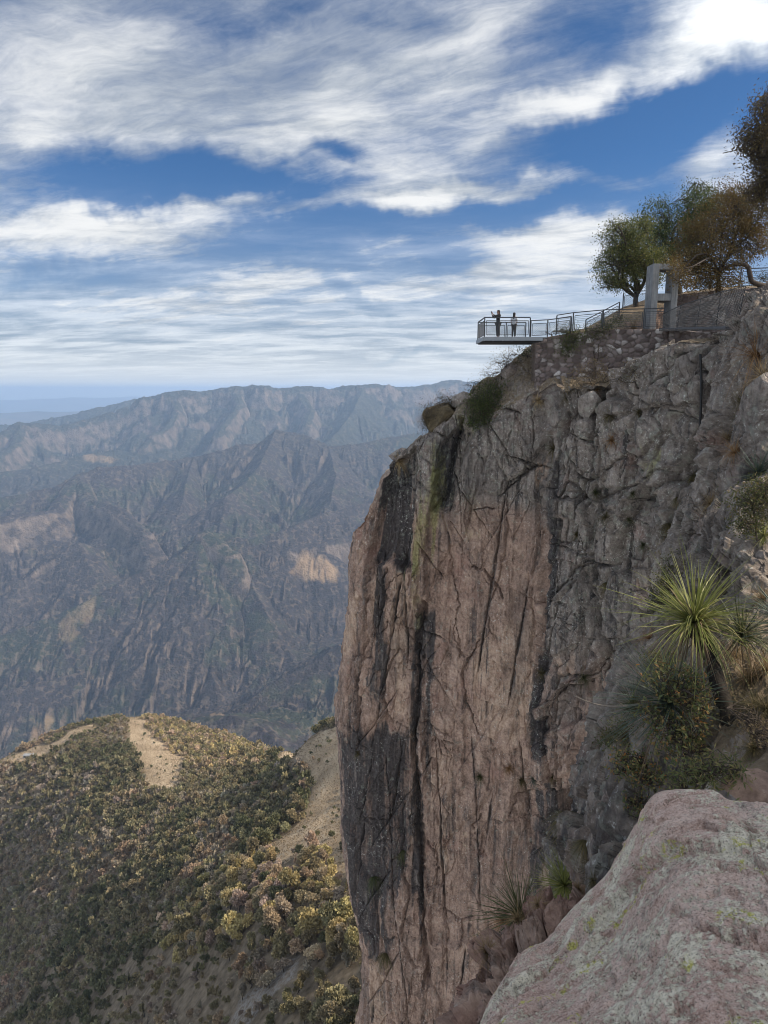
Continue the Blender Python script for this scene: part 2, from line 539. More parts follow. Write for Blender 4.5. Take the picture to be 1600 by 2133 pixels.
def gullies(x, y, gx, gy, cell, seed, strength):
    """one octave of downslope gullies: stripes that run along the fall line, height and slope change"""
    px, py = x / cell, y / cell
    xi, yi = np.floor(px), np.floor(py)
    m = np.hypot(gx, gy) + 1e-6
    k = np.clip(m / .25, 0, 1)
    dx, dy = -gy / m * strength * k, gx / m * strength * k
    h = np.zeros_like(x); sx = np.zeros_like(x); W = np.zeros_like(x)
    for j in (-1, 0, 1):
        for i in (-1, 0, 1):
            cx, cy = xi + i, yi + j
            hx = _hash(cx, cy, cx * 0 + 3, seed) / 4294967295.; hy = _hash(cx, cy, cx * 0 + 4, seed) / 4294967295.
            ax, ay = px - cx - hx, py - cy - hy
            w = np.exp(-(ax * ax + ay * ay) * 2.2)
            ph = (ax * dx + ay * dy) * 2 * math.pi
            h += np.cos(ph) * w; sx += -np.sin(ph) * w; W += w
    h /= W; sx /= W
    return h, sx * dx * 2 * math.pi / cell, sx * dy * 2 * math.pi / cell


def erode(h, A, R, x, y, octs, bd):
    tot = np.zeros_like(h); ax = np.zeros_like(h); ay = np.zeros_like(h)
    gr = np.gradient(h, axis=0) / np.gradient(R, axis=0); ga = np.gradient(h, axis=1) / np.gradient(A, axis=1)
    for _ in range(6):
        gr = (gr + np.roll(gr, 1, 0) + np.roll(gr, -1, 0) + np.roll(gr, 1, 1) + np.roll(gr, -1, 1)) / 5
        ga = (ga + np.roll(ga, 1, 0) + np.roll(ga, -1, 0) + np.roll(ga, 1, 1) + np.roll(ga, -1, 1)) / 5
    gx = gr * np.sin(A) + ga * np.cos(A) / R; gy = gr * np.cos(A) - ga * np.sin(A) / R
    sl = np.clip(np.hypot(gx, gy) / .55, 0, 1.3)
    for k, (cell, amp) in enumerate(octs):
        g, sx, sy = gullies(x, y, gx + ax * 1.1, gy + ay * 1.1, cell, 500 + k, 1.25)
        f = sl * np.clip(bd / (cell * .55), .0, 1)
        tot += (g - .35) * amp * f
        ax += sx * amp; ay += sy * amp
    return tot


def build_hills():
    az = np.radians(np.linspace(-42, 30, int(1350 * QUAL)))
    r = np.exp(np.linspace(math.log(1250), math.log(14500), int(1000 * QUAL)))
    A, R = np.meshgrid(az, r)
    x, y = (R * np.tan(A) / np.hypot(1, np.tan(A))), R * np.cos(A)
    h, river, patch, band, bd = hills_height(x, y)
    h = h + erode(h, A, R, x, y, [(820, 50), (380, 24), (180, 7), (84, 2.2)], bd) * (1 - np.clip(river * 2, 0, 1)) * np.clip(R / 5600, .42, 1)
    V = np.stack([x, y, h], -1).reshape(-1, 3)
    # slope for bare rock
    hx = np.gradient(h, axis=1) / (np.gradient(x, axis=1) + 1e-6)
    slope = np.abs(np.gradient(h, axis=0) / np.gradient(R, axis=0)) + np.abs(hx) * .6
    me = np_mesh('hills', V, grid_faces(*h.shape), True, dict(river=river.ravel(), patch=patch.ravel(), steep=np.maximum(.8 * sst(slope, 1.25, 2.3), band * 1.0).ravel()))
    m, t = material('mountain scrub')
    geo = t.n('ShaderNodeNewGeometry')
    pos, nor = geo.outputs['Position'], geo.outputs['Normal']
    nz = t.sep(nor)[2]
    big = t.noise(pos, .0016, 6, .6)
    mid = t.noise(pos, .012, 6, .62)
    dots = t.voro(pos, .085, out=0)
    dots2 = t.voro(pos, .04, out=0)
    dry = t.ramp(mid, [(.25, (.022, .020, .024)), (.5, (.044, .038, .041)), (.78, (.088, .074, .070))])
    green = t.ramp(mid, [(.3, (.016, .026, .018)), (.7, (.042, .054, .034))])
    gm = t.rng(t.math('ADD', big, t.math('MULTIPLY', t.math('SUBTRACT', mid, .5), .5)), .48, .62)
    far = t.rng(t.sep(pos)[1], 5200, 8000, .0, .7)
    base = t.mix(t.math('MAXIMUM', t.math('MULTIPLY', gm, .75), far), dry, green)
    shrub = t.rng(dots, .25, .55, 1.0, 0.0)
    base = t.mix(t.math('MULTIPLY', shrub, .55), base, (.024, .026, .018))
    base = t.mix(t.math('MULTIPLY', t.rng(dots2, .55, .8), .35), base, (.19, .15, .115))
    rock = t.ramp(t.noise(t.map(pos, scale=(1, 1, .18)), .02, 6, .65), [(.3, (.07, .057, .05)), (.6, (.18, .142, .115)), (.8, (.29, .235, .19))])
    st = t.attr('steep')
    rk = t.math('MULTIPLY', st, t.rng(t.noise(pos, .010, 5, .6), .36, .58))
    base = t.mix(rk, base, rock)
    base = t.mix(t.math('MULTIPLY', t.attr('patch'), .8), base, t.ramp(mid, [(.3, (.27, .17, .09)), (.7, (.46, .33, .20))]))
    base = t.mix(t.math('MULTIPLY', t.attr('river'), .6), base, (.26, .25, .24))
    hgt = t.math('ADD', t.math('MULTIPLY', dots, -7.0), t.math('MULTIPLY', t.noise(pos, .022, 6, .65), 30.0))
    t.surf(base, .95, t.bump(hgt, 1.0, .75), spec=.1)
    o = structure(link('hills', me, m))
    # ranges on the horizon
    def range_strip(name, pts, depth, amp, seed, mat):
        us = np.linspace(pts[0][0], pts[-1][0], 700)
        vs = np.interp(us, [p[0] for p in pts], [p[1] for p in pts])
        Ys = np.interp(us, [p[0] for p in pts], [p[2] for p in pts])
        top = np.array([P(u, v, Y) for u, v, Y in zip(us, vs, Ys)])
        rows = []
        N = 60
        for k in range(-12, N):
            t_ = k / (N - 1)
            q = top.copy()
            q[:, 1] -= depth * t_
            q[:, 2] -= abs(t_) * depth * .17
            q[:, 2] += amp * fbm(q[:, 0] / (amp * 9), q[:, 1] / (amp * 9), octs=6, seed=seed, ridged=True) * (.15 + min(1, abs(t_) * 4)) * .9
            rows.append(q)
        V = np.array(rows)
        me = np_mesh(name, V.reshape(-1, 3), grid_faces(V.shape[0], V.shape[1]), True)
        return structure(link(name, me, mat))
    m2, t = material('distant range')
    geo = t.n('ShaderNodeNewGeometry')
    c = t.ramp(t.noise(geo.outputs['Position'], .0012, 6, .6), [(.3, (.04, .045, .035)), (.7, (.12, .10, .08))])
    t.surf(c, .95, spec=.1)
    range_strip('hills', [(-500, 838, 40000), (0, 834, 40000), (60, 832, 40000), (110, 831, 40000), (150, 828, 39000), (210, 829, 40000), (262, 827, 41000), (330, 826, 42000), (900, 828, 42000)], 5000, 260, 3, m2)
    range_strip('hills', [(-500, 868, 22000), (-60, 864, 22000), (20, 861, 22000), (70, 856, 22000), (130, 858, 22500), (300, 850, 23000)], 6000, 240, 9, m2)


build_hills()


# ---------------------------------------------------------------- the forested hill below the cliff
class TPS:
    def __init__(self, xy, z, lam=1e-3):
        self.c = np.asarray(xy, float); n = len(z)
        self.s = np.abs(self.c).max()
        c = self.c / self.s
        K = self._k(c, c) + lam * np.eye(n)
        A = np.zeros((n + 3, n + 3)); A[:n, :n] = K; A[:n, n] = 1; A[:n, n + 1:] = c; A[n, :n] = 1; A[n + 1:, :n] = c.T
        self.w = np.linalg.solve(A, np.r_[z, 0, 0, 0])

    @staticmethod
    def _k(a, b):
        d2 = ((a[:, None, :] - b[None]) ** 2).sum(-1)
        return .5 * d2 * np.log(d2 + 1e-12)

    def __call__(self, x, y):
        q = np.c_[x.ravel(), y.ravel()] / self.s
        out = np.empty(len(q)); n = len(self.c)
        for i in range(0, len(q), 40000):
            s = q[i:i + 40000]
            out[i:i + 40000] = self._k(s, self.c / self.s) @ self.w[:n] + self.w[n] + s @ self.w[n + 1:]
        return out.reshape(x.shape)


HILL_PTS = [(-60, 1575, 540), (0, 1558, 570), (60, 1538, 600), (100, 1525, 620), (150, 1502, 650), (200, 1492, 680), (240, 1485, 695), (270, 1480, 700), (330, 1493, 690), (385, 1506, 680), (440, 1522, 660), (490, 1545, 640),
            (540, 1556, 610), (575, 1558, 570), (600, 1548, 500), (640, 1531, 430), (690, 1508, 400), (760, 1485, 390), (860, 1450, 380), (1000, 1400, 380),
            (275, 1530, 620), (292, 1580, 545), (318, 1625, 490), (350, 1660, 450), (230, 1560, 580), (150, 1600, 530), (60, 1640, 490), (-60, 1680, 470), (420, 1580, 570), (480, 1600, 520), (540, 1600, 480),
            (440, 1650, 450), (520, 1640, 440), (600, 1600, 430), (150, 1720, 410), (0, 1770, 400), (300, 1740, 380), (440, 1730, 365), (560, 1690, 360), (650, 1640, 350), (720, 1600, 345), (850, 1550, 340),
            (640, 1740, 280), (720, 1720, 270), (860, 1660, 270), (560, 1790, 265), (0, 1880, 320), (200, 1880, 290), (400, 1850, 272), (550, 1860, 225), (720, 1840, 205), (850, 1800, 190), (1000, 1700, 200),
            (0, 2010, 255), (200, 2030, 222), (400, 2040, 192), (600, 2040, 165), (740, 2040, 150), (900, 2000, 135), (-200, 1800, 430), (-200, 2000, 300), (-200, 2133, 250),
            (0, 2133, 212), (200, 2133, 190), (400, 2133, 168), (600, 2133, 146), (740, 2133, 132), (900, 2133, 116), (400, 2300, 138), (0, 2300, 165), (750, 2300, 108), (1000, 2300, 90), (1200, 2133, 95)]
HILL_PTS = [(u, v, Y * (1 + .58 * min(1, max(0, (470 - u) / 470)) * min(1, max(0, (v - 1490) / 480)))) for u, v, Y in HILL_PTS]      # the left flank lies further off
HILL_PTS = [(u, v + (13 + 26 * min(1, max(0, (170 - u) / 170)) if i < 15 else 0), Y) for i, (u, v, Y) in enumerate(HILL_PTS)]      # bare ground under the crest trees
_hp = [P(*q) for q in HILL_PTS]
# ground behind the crest falls away to the valley
for (u, v, Y) in HILL_PTS[:20]:
    q = P(u, v, Y)
    for f, dz in ((1.18, -70), (1.5, -230)):
        _hp.append(np.array((q[0] * f, q[1] * f, q[2] + dz - (0 if u < 620 else 0))))
_hp = np.array(_hp)
hill_tps = TPS(_hp[:, :2], _hp[:, 2], 2e-4)


def hill_z(x, y):
    return hill_tps(x, y) + 3.0 * fbm(x / 60, y / 60, octs=4, seed=200) + .35 * fbm(x / 7, y / 7, octs=3, seed=210)


def hit_hill(u, v):
    d = np.array(pdir(u, v))
    for k in np.arange(60, 900, 1.0):
        p = d * k
        if p[2] <= hill_z(np.array([p[0]]), np.array([p[1]]))[0]: return p
    return d * 300


def project(p):
    """world points to photo pixels"""
    p = np.asarray(p)
    f = p[..., 1] * CP - p[..., 2] * SP
    up = p[..., 1] * SP + p[..., 2] * CP
    return CU + F_PX * p[..., 0] / f, CV - F_PX * up / f


# open grass on the hill: outlines on the ground, in photo pixels of the hill surface
OPEN_POLYS = [[(252, 1476), (294, 1480), (312, 1525), (346, 1556), (388, 1592), (366, 1650), (312, 1640), (284, 1572), (266, 1520)],
              [(720, 1505), (640, 1530), (590, 1560), (575, 1585), (640, 1600), (648, 1640), (630, 1690), (590, 1740), (548, 1770), (600, 1800), (640, 1760), (720, 1830), (760, 1830), (780, 1505)],
              [(-40, 1575), (60, 1555), (120, 1540), (150, 1522), (200, 1508), (205, 1520), (160, 1536), (90, 1575), (-40, 1615)]]


def in_poly(u, v, poly):
    c = np.zeros(np.shape(u), dtype=bool)
    n = len(poly)
    for i in range(n):
        (x1, y1), (x2, y2) = poly[i], poly[(i + 1) % n]
        cond = ((y1 > v) != (y2 > v)) & (u < (x2 - x1) * (v - y1) / ((y2 - y1) + 1e-9) + x1)
        c ^= cond
    return c


def open_mask(x, y, z):
    u, v = project(np.stack([x, y, z], -1))
    u = u + 16 * fbm(x / 22, y / 22, octs=4, gain=.6, seed=230); v = v + 12 * fbm(x / 22 + 30, y / 22, octs=4, gain=.6, seed=231)
    m = np.zeros(np.shape(x), dtype=bool)
    for pl in OPEN_POLYS: m |= in_poly(u, v, pl)
    return m


def build_hill():
    xs = np.linspace(-640, 260, 600); ys = np.concatenate([np.linspace(60, 420, 330), np.linspace(422, 1000, 250)])
    X, Y = np.meshgrid(xs, ys)
    Z = hill_z(X, Y)
    om = open_mask(X, Y, Z).astype(float)
    for _ in range(2):
        om = (om + np.roll(om, 1, 0) + np.roll(om, -1, 0) + np.roll(om, 1, 1) + np.roll(om, -1, 1)) / 5
    u, v = project(np.stack([X, Y, Z], -1))
    scree = in_poly(u, v, [(480, 2133), (500, 2080), (560, 2040), (600, 2000), (625, 1990), (620, 2030), (560, 2080), (520, 2133)]).astype(float)
    road = in_poly(u, v, [(-20, 1594), (20, 1581), (66, 1571), (96, 1564), (92, 1575), (40, 1589), (-20, 1608)]).astype(float)
    me = np_mesh('hillside', np.stack([X, Y, Z], -1).reshape(-1, 3), grid_faces(*Z.shape), True, dict(open=om.ravel(), scree=scree.ravel(), road=road.ravel()))
    m, t = material('hillside grass and soil')
    pos = t.n('ShaderNodeNewGeometry').outputs['Position']
    n1 = t.noise(pos, .35, 6, .65)
    n2 = t.noise(pos, .05, 5, .6)
    n3 = t.noise(pos, 1.1, 7, .75)
    soil = t.ramp(n1, [(.3, (.085, .068, .048)), (.5, (.17, .135, .095)), (.75, (.27, .215, .155))])
    grass = t.ramp(t.math('ADD', t.math('MULTIPLY', n3, .5), t.math('MULTIPLY', n2, .5)), [(.36, (.17, .128, .084)), (.5, (.35, .27, .18)), (.62, (.50, .40, .28))])
    c = t.mix(t.rng(t.math('ADD', t.attr('open'), t.math('MULTIPLY', t.math('SUBTRACT', n1, .5), .7)), .3, .7), soil, grass)
    c = t.mix(t.math('MULTIPLY', t.attr('scree'), t.rng(n3, .4, .6)), c, (.27, .25, .23))
    c = t.mix(t.attr('road'), c, (.48, .36, .24))
    t.surf(c, .95, t.bump(n3, .5, .9), spec=.1)
    structure(link('hillside', me, m))


build_hill()

# ---------------------------------------------------------------- air
def build_haze():
    bm = bmesh.new()
    bmesh.ops.create_cube(bm, size=1.0)
    x0, x1, y0, y1, z0, z1 = -30000, 30000, -400, 46000, -4200, HAZE_TOP
    for v in bm.verts:
        v.co = (x0 if v.co.x < 0 else x1, y0 if v.co.y < 0 else y1, z0 if v.co.z < 0 else z1)
    me = bpy.data.meshes.new('haze'); bm.to_mesh(me); bm.free()
    m, t = material('air')
    pv = t.n('ShaderNodeVolumePrincipled')
    pv.inputs['Color'].default_value = HAZE_COL
    pv.inputs['Density'].default_value = HAZE_DENS
    pv.inputs['Anisotropy'].default_value = .2
    o = t.n('ShaderNodeOutputMaterial')
    t.t.links.new(pv.outputs[0], o.inputs['Volume'])
    ob = link('haze', me, m)
    ob['kind'] = 'stuff'


HAZE_TOP, HAZE_COL, HAZE_DENS = 240.0, (.49, .69, 1.0, 1), 6.0e-5
# ---------------------------------------------------------------- the cliff
def catmull(pts, n, closed=False):
    """dense Catmull-Rom through rows of pts (k, dim) -> (n, dim)"""
    p = np.asarray(pts, float)
    p = np.concatenate([[2 * p[0] - p[1]], p, [2 * p[-1] - p[-2]]])
    t = np.linspace(0, len(p) - 3 - 1e-6, n)
    i = t.astype(int); f = (t - i)
    f = f.reshape((-1,) + (1,) * (p.ndim - 1))
    a, b, c, d = p[i], p[i + 1], p[i + 2], p[i + 3]
    return .5 * (2 * b + (c - a) * f + (2 * a - 5 * b + 4 * c - d) * f * f + (3 * b - a - 3 * c + d) * f ** 3)


PLAN = [(34, 112), (18, 100), (7, 86), (1.0, 70), (-1.5, 59), (-2.55, 53.2), (-2.3, 50.2), (-.6, 48.6), (2, 47.5), (4, 47.0), (7, 46.2), (10.2, 45.0), (11.1, 43.5), (13.2, 41), (15.2, 36), (16.4, 30), (16.6, 25), (17, 18), (18, 8), (20, -6)]
_pl = catmull(PLAN, 6000)
_sl = np.r_[0, np.cumsum(np.hypot(*np.diff(_pl, axis=0).T))]
_k0 = int(np.argmin(np.where(_pl[:, 1] > 30, _pl[:, 0] / _pl[:, 1], 9)))                 # the prow: where the wall turns out of sight
_azt, _sv = (_pl[_k0:, 0] / _pl[_k0:, 1]), _sl[_k0:]
S_PROW = _sl[_k0]
_ok = _pl[_k0:, 1] > 8
_azt, _sv = _azt[_ok], _sv[_ok]

SIL = [(845, 910), (800, 945), (775, 1000), (748, 1060), (731, 1130), (727, 1200), (722, 1300), (712, 1400), (704, 1490), (708, 1560), (711, 1700), (720, 1800), (735, 1880), (752, 1960), (757, 2050), (745, 2133), (730, 2250)]
_sp = np.array([P(u, v, 52.5) for u, v in SIL])
_sz, _sx = _sp[::-1, 2], _sp[::-1, 0] + 2.6


def prow_shift(s, z):
    dx = np.interp(z, _sz, np.minimum(_sx, 1.2))
    w = np.exp(-((s - S_PROW) / 5.5) ** 2)
    return dx * w


def wall_sz(u, v):
    """photo pixel -> (s, z) on the undisplaced wall"""
    dx, dy, dz = pdir(u, v)
    s = np.interp(dx / dy, _azt, _sv)
    Y = np.interp(s, _sl, _pl[:, 1])
    return s, dz / dy * Y


def wall_point(u, v, out=0.0):
    """world point on the wall seen at pixel (u, v), `out` metres off the mean surface"""
    s, z = wall_sz(u, v)
    x = np.interp(s, _sl, _pl[:, 0]); y = np.interp(s, _sl, _pl[:, 1])
    i = np.searchsorted(_sl, s); i = int(np.clip(i, 5, len(_sl) - 6))
    tx, ty = _pl[i + 5] - _pl[i - 5]
    L = math.hypot(tx, ty)
    nx, ny = ty / L, -tx / L
    return np.array((x + nx * out, y + ny * out, z))


LIP_V = [(700, 1120), (727, 1115), (748, 1062), (775, 1003), (800, 968), (845, 930), (880, 908), (920, 878), (960, 862), (1000, 872), (1050, 848), (1100, 822), (1150, 800), (1200, 812), (1250, 805), (1300, 772), (1350, 738), (1400, 716), (1450, 708), (1500, 700), (1600, 690), (1800, 690)]
TOP_V = [(700, 1112), (727, 1105), (748, 1050), (775, 990), (800, 942), (845, 908), (880, 893), (920, 850), (960, 812), (990, 795), (1030, 775), (1060, 745), (1085, 726), (1112, 722), (1135, 755), (1160, 770), (1200, 790), (1280, 780), (1330, 748), (1380, 716), (1420, 706), (1500, 706), (1600, 700), (1800, 690)]


def poly_sdf(x, z, poly):
    """signed distance (positive inside) to a polygon"""
    d = np.full(x.shape, 1e9); c = np.zeros(x.shape, bool)
    n = len(poly)
    for i in range(n):
        (x1, y1), (x2, y2) = poly[i], poly[(i + 1) % n]
        ex, ey = x2 - x1, y2 - y1
        t = np.clip(((x - x1) * ex + (z - y1) * ey) / (ex * ex + ey * ey + 1e-9), 0, 1)
        d = np.minimum(d, np.hypot(x - x1 - t * ex, z - y1 - t * ey))
        c ^= ((y1 > z) != (y2 > z)) & (x < ex * (z - y1) / (ey + 1e-9) + x1)
    return np.where(c, d, -d)


def line_dist(x, z, pts):
    d = np.full(x.shape, 1e9)
    for (x1, y1), (x2, y2) in zip(pts[:-1], pts[1:]):
        ex, ey = x2 - x1, y2 - y1
        t = np.clip(((x - x1) * ex + (z - y1) * ey) / (ex * ex + ey * ey + 1e-9), 0, 1)
        d = np.minimum(d, np.hypot(x - x1 - t * ex, z - y1 - t * ey))
    return d


# outlines on the wall, in photo pixels: (polygon, how far it stands out, edge softness)
PANELS = [
    ([(775, 990), (800, 972), (860, 928), (862, 1000), (856, 1188), (830, 1178), (800, 1170), (762, 1192), (764, 1120), (772, 1050)], -.85, .10),
    ([(860, 925), (900, 908), (930, 880), (915, 960), (890, 1080), (885, 1150), (892, 1255), (868, 1290), (856, 1260), (858, 1000)], .55, .18),
    ([(915, 935), (955, 890), (985, 905), (950, 1000), (944, 1060), (915, 1060), (905, 1000)], -.75, .15),
    ([(946, 1010), (985, 905), (1060, 860), (1130, 850), (1140, 1000), (1128, 1200), (1124, 1560), (1010, 1560), (950, 1500), (942, 1250)], .30, .25),
    ([(1090, 840), (1150, 815), (1172, 870), (1150, 900), (1110, 960), (1085, 920)], .55, .12),
    ([(1060, 985), (1090, 960), (1130, 985), (1146, 1005), (1120, 1050), (1085, 1010)], .25, .06),
    ([(1150, 1030), (1225, 1050), (1235, 1200), (1225, 1330), (1170, 1360), (1140, 1330), (1140, 1120)], .35, .12),
    ([(1255, 1050), (1330, 1040), (1420, 1060), (1400, 1200), (1330, 1330), (1275, 1330), (1260, 1200)], .45, .12),
    ([(1255, 830), (1330, 760), (1400, 720), (1480, 720), (1482, 840), (1360, 850), (1270, 870)], .45, .14),
    ([(1260, 880), (1340, 870), (1335, 1010), (1265, 1020)], .25, .08),
    ([(1345, 868), (1480, 850), (1470, 1000), (1350, 1010)], .12, .08),
    ([(1130, 1470), (1180, 1420), (1245, 1392), (1250, 1470), (1200, 1600), (1130, 1640), (1120, 1580)], .45, .12),
    ([(1145, 1520), (1200, 1500), (1245, 1490), (1250, 1620), (1200, 1640), (1150, 1640)], .55, .12),
    ([(1150, 1655), (1245, 1628), (1270, 1700), (1265, 1790), (1225, 1800), (1190, 1770), (1160, 1740)], -2.4, .25),
    ([(1080, 1655), (1150, 1645), (1150, 1760), (1100, 1780)], -.35, .15),
    ([(700, 1450), (770, 1440), (860, 1500), (852, 1740), (842, 1830), (760, 1900), (705, 1720)], -.25, .5),
    ([(858, 1470), (885, 1480), (888, 1560), (872, 1620), (868, 1760), (855, 1770), (856, 1600)], .35, .12),
    ([(845, 1800), (890, 1830), (900, 1960), (880, 2050), (840, 1960), (835, 1880)], .4, .15),
    ([(925, 1920), (965, 1915), (960, 1960), (930, 1965)], .3, .05),
    ([(900, 1960), (1000, 1950), (1020, 2133), (900, 2133)], .35, .12),
    ([(760, 1990), (800, 1980), (815, 2133), (765, 2133)], .3, .12),
]
CRACKS = [
    ([(962, 870), (940, 950), (925, 1040), (900, 1060)], .16, .6), ([(884, 1262), (872, 1330), (874, 1420), (870, 1500), (866, 1600), (880, 1750), (884, 1900), (892, 2040)], .30, .9),
    ([(768, 1190), (770, 1330), (760, 1420), (766, 1560)], .16, .55), ([(802, 1180), (800, 1250), (795, 1300)], .14, .4), ([(740, 1370), (742, 1450), (748, 1560)], .12, .5),
    ([(1172, 870), (1158, 960), (1146, 1060), (1138, 1200), (1132, 1330), (1128, 1500), (1118, 1580)], .28, .75),
    ([(1246, 800), (1232, 850), (1240, 930), (1246, 1040), (1250, 1150), (1246, 1205), (1262, 1290), (1278, 1340), (1262, 1400)], .20, .8),
    ([(1150, 1035), (1200, 1040), (1246, 1040), (1330, 1012), (1385, 985)], .10, .4), ([(1360, 852), (1420, 842), (1484, 838)], .06, .3), ([(1342, 870), (1346, 930)], .06, .25),
    ([(1140, 1130), (1210, 1150), (1290, 1180)], .07, .3), ([(1345, 1040), (1330, 1050), (1300, 1180)], .07, .35), ([(1150, 1250), (1200, 1190), (1240, 1170)], .06, .3),
    ([(985, 1180), (1010, 1185), (1030, 1205), (1050, 1240)], .09, .35), ([(940, 1110), (1000, 1190), (1060, 1260)], .03, .12),
    ([(1000, 1335), (985, 1360), (965, 1400), (972, 1460), (985, 1490), (1000, 1530)], .07, .3), ([(960, 1370), (950, 1290)], .05, .25), ([(940, 1190), (955, 1250), (945, 1330), (965, 1370)], .06, .25),
    ([(1045, 1030), (1080, 1000), (1098, 975), (1128, 968)], .10, .4), ([(990, 1062), (1030, 1055)], .06, .3), ([(1085, 900), (1098, 985)], .05, .2), ([(1000, 940), (1008, 965)], .05, .2),
    ([(1130, 1470), (1190, 1425), (1240, 1395)], .09, .5), ([(1120, 1600), (1140, 1650), (1215, 1655)], .12, .5), ([(1000, 1700), (985, 1730), (1000, 1790), (1010, 1780)], .06, .3),
    ([(1275, 1330), (1260, 1410), (1300, 1480)], .10, .4), ([(890, 1760), (915, 1800), (905, 1880)], .08, .3), ([(925, 1900), (960, 1920), (985, 1905)], .05, .25), ([(860, 1180), (830, 1200), (800, 1230)], .05, .22),
    ([(800, 1320), (820, 1285), (850, 1300)], .05, .2), ([(1180, 1280), (1230, 1320), (1275, 1340)], .06, .25), ([(1060, 1700), (1075, 1660), (1140, 1645)], .06, .25), ([(1478, 760), (1490, 860), (1484, 920)], .15, .5),
]
STAINS_AND_SHADE = [   # dark water stain, plus roof shade painted into the overhang recess
    ([(775, 990), (858, 930), (862, 1000), (856, 1188), (800, 1170), (768, 1180), (764, 1100)], 1.0), ([(790, 1180), (812, 1180), (812, 1340), (795, 1480), (770, 1490), (775, 1300)], .85),
    ([(760, 1190), (776, 1190), (772, 1480), (790, 1560), (730, 1560), (740, 1400)], .6), ([(866, 1300), (894, 1290), (890, 1560), (882, 1800), (892, 1960), (872, 1960), (862, 1700), (872, 1500)], .85),
    ([(1135, 1090), (1158, 940), (1178, 940), (1160, 1100), (1150, 1330), (1140, 1470), (1160, 1560), (1112, 1570), (1122, 1400)], .95), ([(700, 1500), (860, 1520), (854, 1760), (840, 1850), (775, 1960), (745, 1930), (705, 1700)], .80),
    ([(915, 935), (960, 885), (975, 905), (945, 1000), (925, 1060), (905, 1040)], .75), ([(1105, 1650), (1150, 1650), (1140, 1880), (1100, 1880)], .8), ([(1150, 1660), (1240, 1640), (1240, 1830), (1160, 1830)], .7),
    ([(1235, 1400), (1262, 1400), (1262, 1490), (1235, 1500)], .6), ([(1400, 1120), (1425, 1100), (1420, 1250), (1390, 1260)], .6), ([(950, 1740), (1110, 1720), (1110, 1900), (960, 1900)], .35), ([(1230, 830), (1250, 830), (1262, 1300), (1235, 1200)], .6),
    ([(735, 1850), (800, 1830), (820, 1960), (790, 2000), (760, 1990)], .7), ([(1180, 1050), (1240, 1040), (1240, 1400), (1150, 1330)], .30),
]
MOSS = [   # yellow-green lichen
    ([(872, 990), (905, 985), (902, 1080), (885, 1140), (862, 1200), (858, 1060)], 1.0), ([(880, 930), (905, 920), (912, 985), (880, 1000)], .6), ([(856, 1200), (872, 1190), (868, 1310), (856, 1310)], .6), ([(955, 860), (980, 850), (975, 900), (958, 900)], .7),
    ([(945, 1030), (1010, 1010), (1000, 1130), (950, 1150)], .45), ([(735, 1060), (770, 1020), (768, 1180), (735, 1180)], .35), ([(945, 1690), (1000, 1760), (960, 1850), (942, 1800)], .45), ([(1380, 940), (1402, 938), (1400, 990), (1380, 985)], .8),
    ([(960, 1480), (1000, 1500), (985, 1580), (960, 1560)], .3), ([(900, 1080), (940, 1060), (940, 1180), (905, 1160)], .3),
]
TANS = [   # clean buff rock where slabs have come away
    ([(775, 1200), (800, 1190), (795, 1290), (775, 1300)], .8), ([(805, 1200), (856, 1195), (856, 1480), (830, 1500), (812, 1420)], .7), ([(806, 1120), (828, 1120), (832, 1165), (806, 1165)], .8), ([(725, 1240), (762, 1230), (760, 1360), (722, 1360)], .8),
    ([(1112, 975), (1140, 960), (1142, 1010), (1120, 1000)], .8), ([(950, 1380), (1120, 1250), (1122, 1550), (1010, 1550)], .65), ([(856, 1490), (880, 1500), (872, 1760), (856, 1760)], .8), ([(892, 1580), (940, 1560), (940, 1830), (900, 1800)], .6),
    ([(758, 2000), (800, 1990), (800, 2133), (760, 2133)], .9), ([(895, 1960), (915, 1955), (915, 2000), (897, 2000)], .9), ([(1155, 1370), (1225, 1360), (1240, 1400), (1180, 1420)], .6), ([(1020, 1100), (1120, 1080), (1125, 1250), (1020, 1250)], .35), ([(1340, 1200), (1360, 1200), (1355, 1290), (1335, 1290)], .5),
]


def px_poly(poly):
    return [wall_sz(u, v) for u, v in poly]


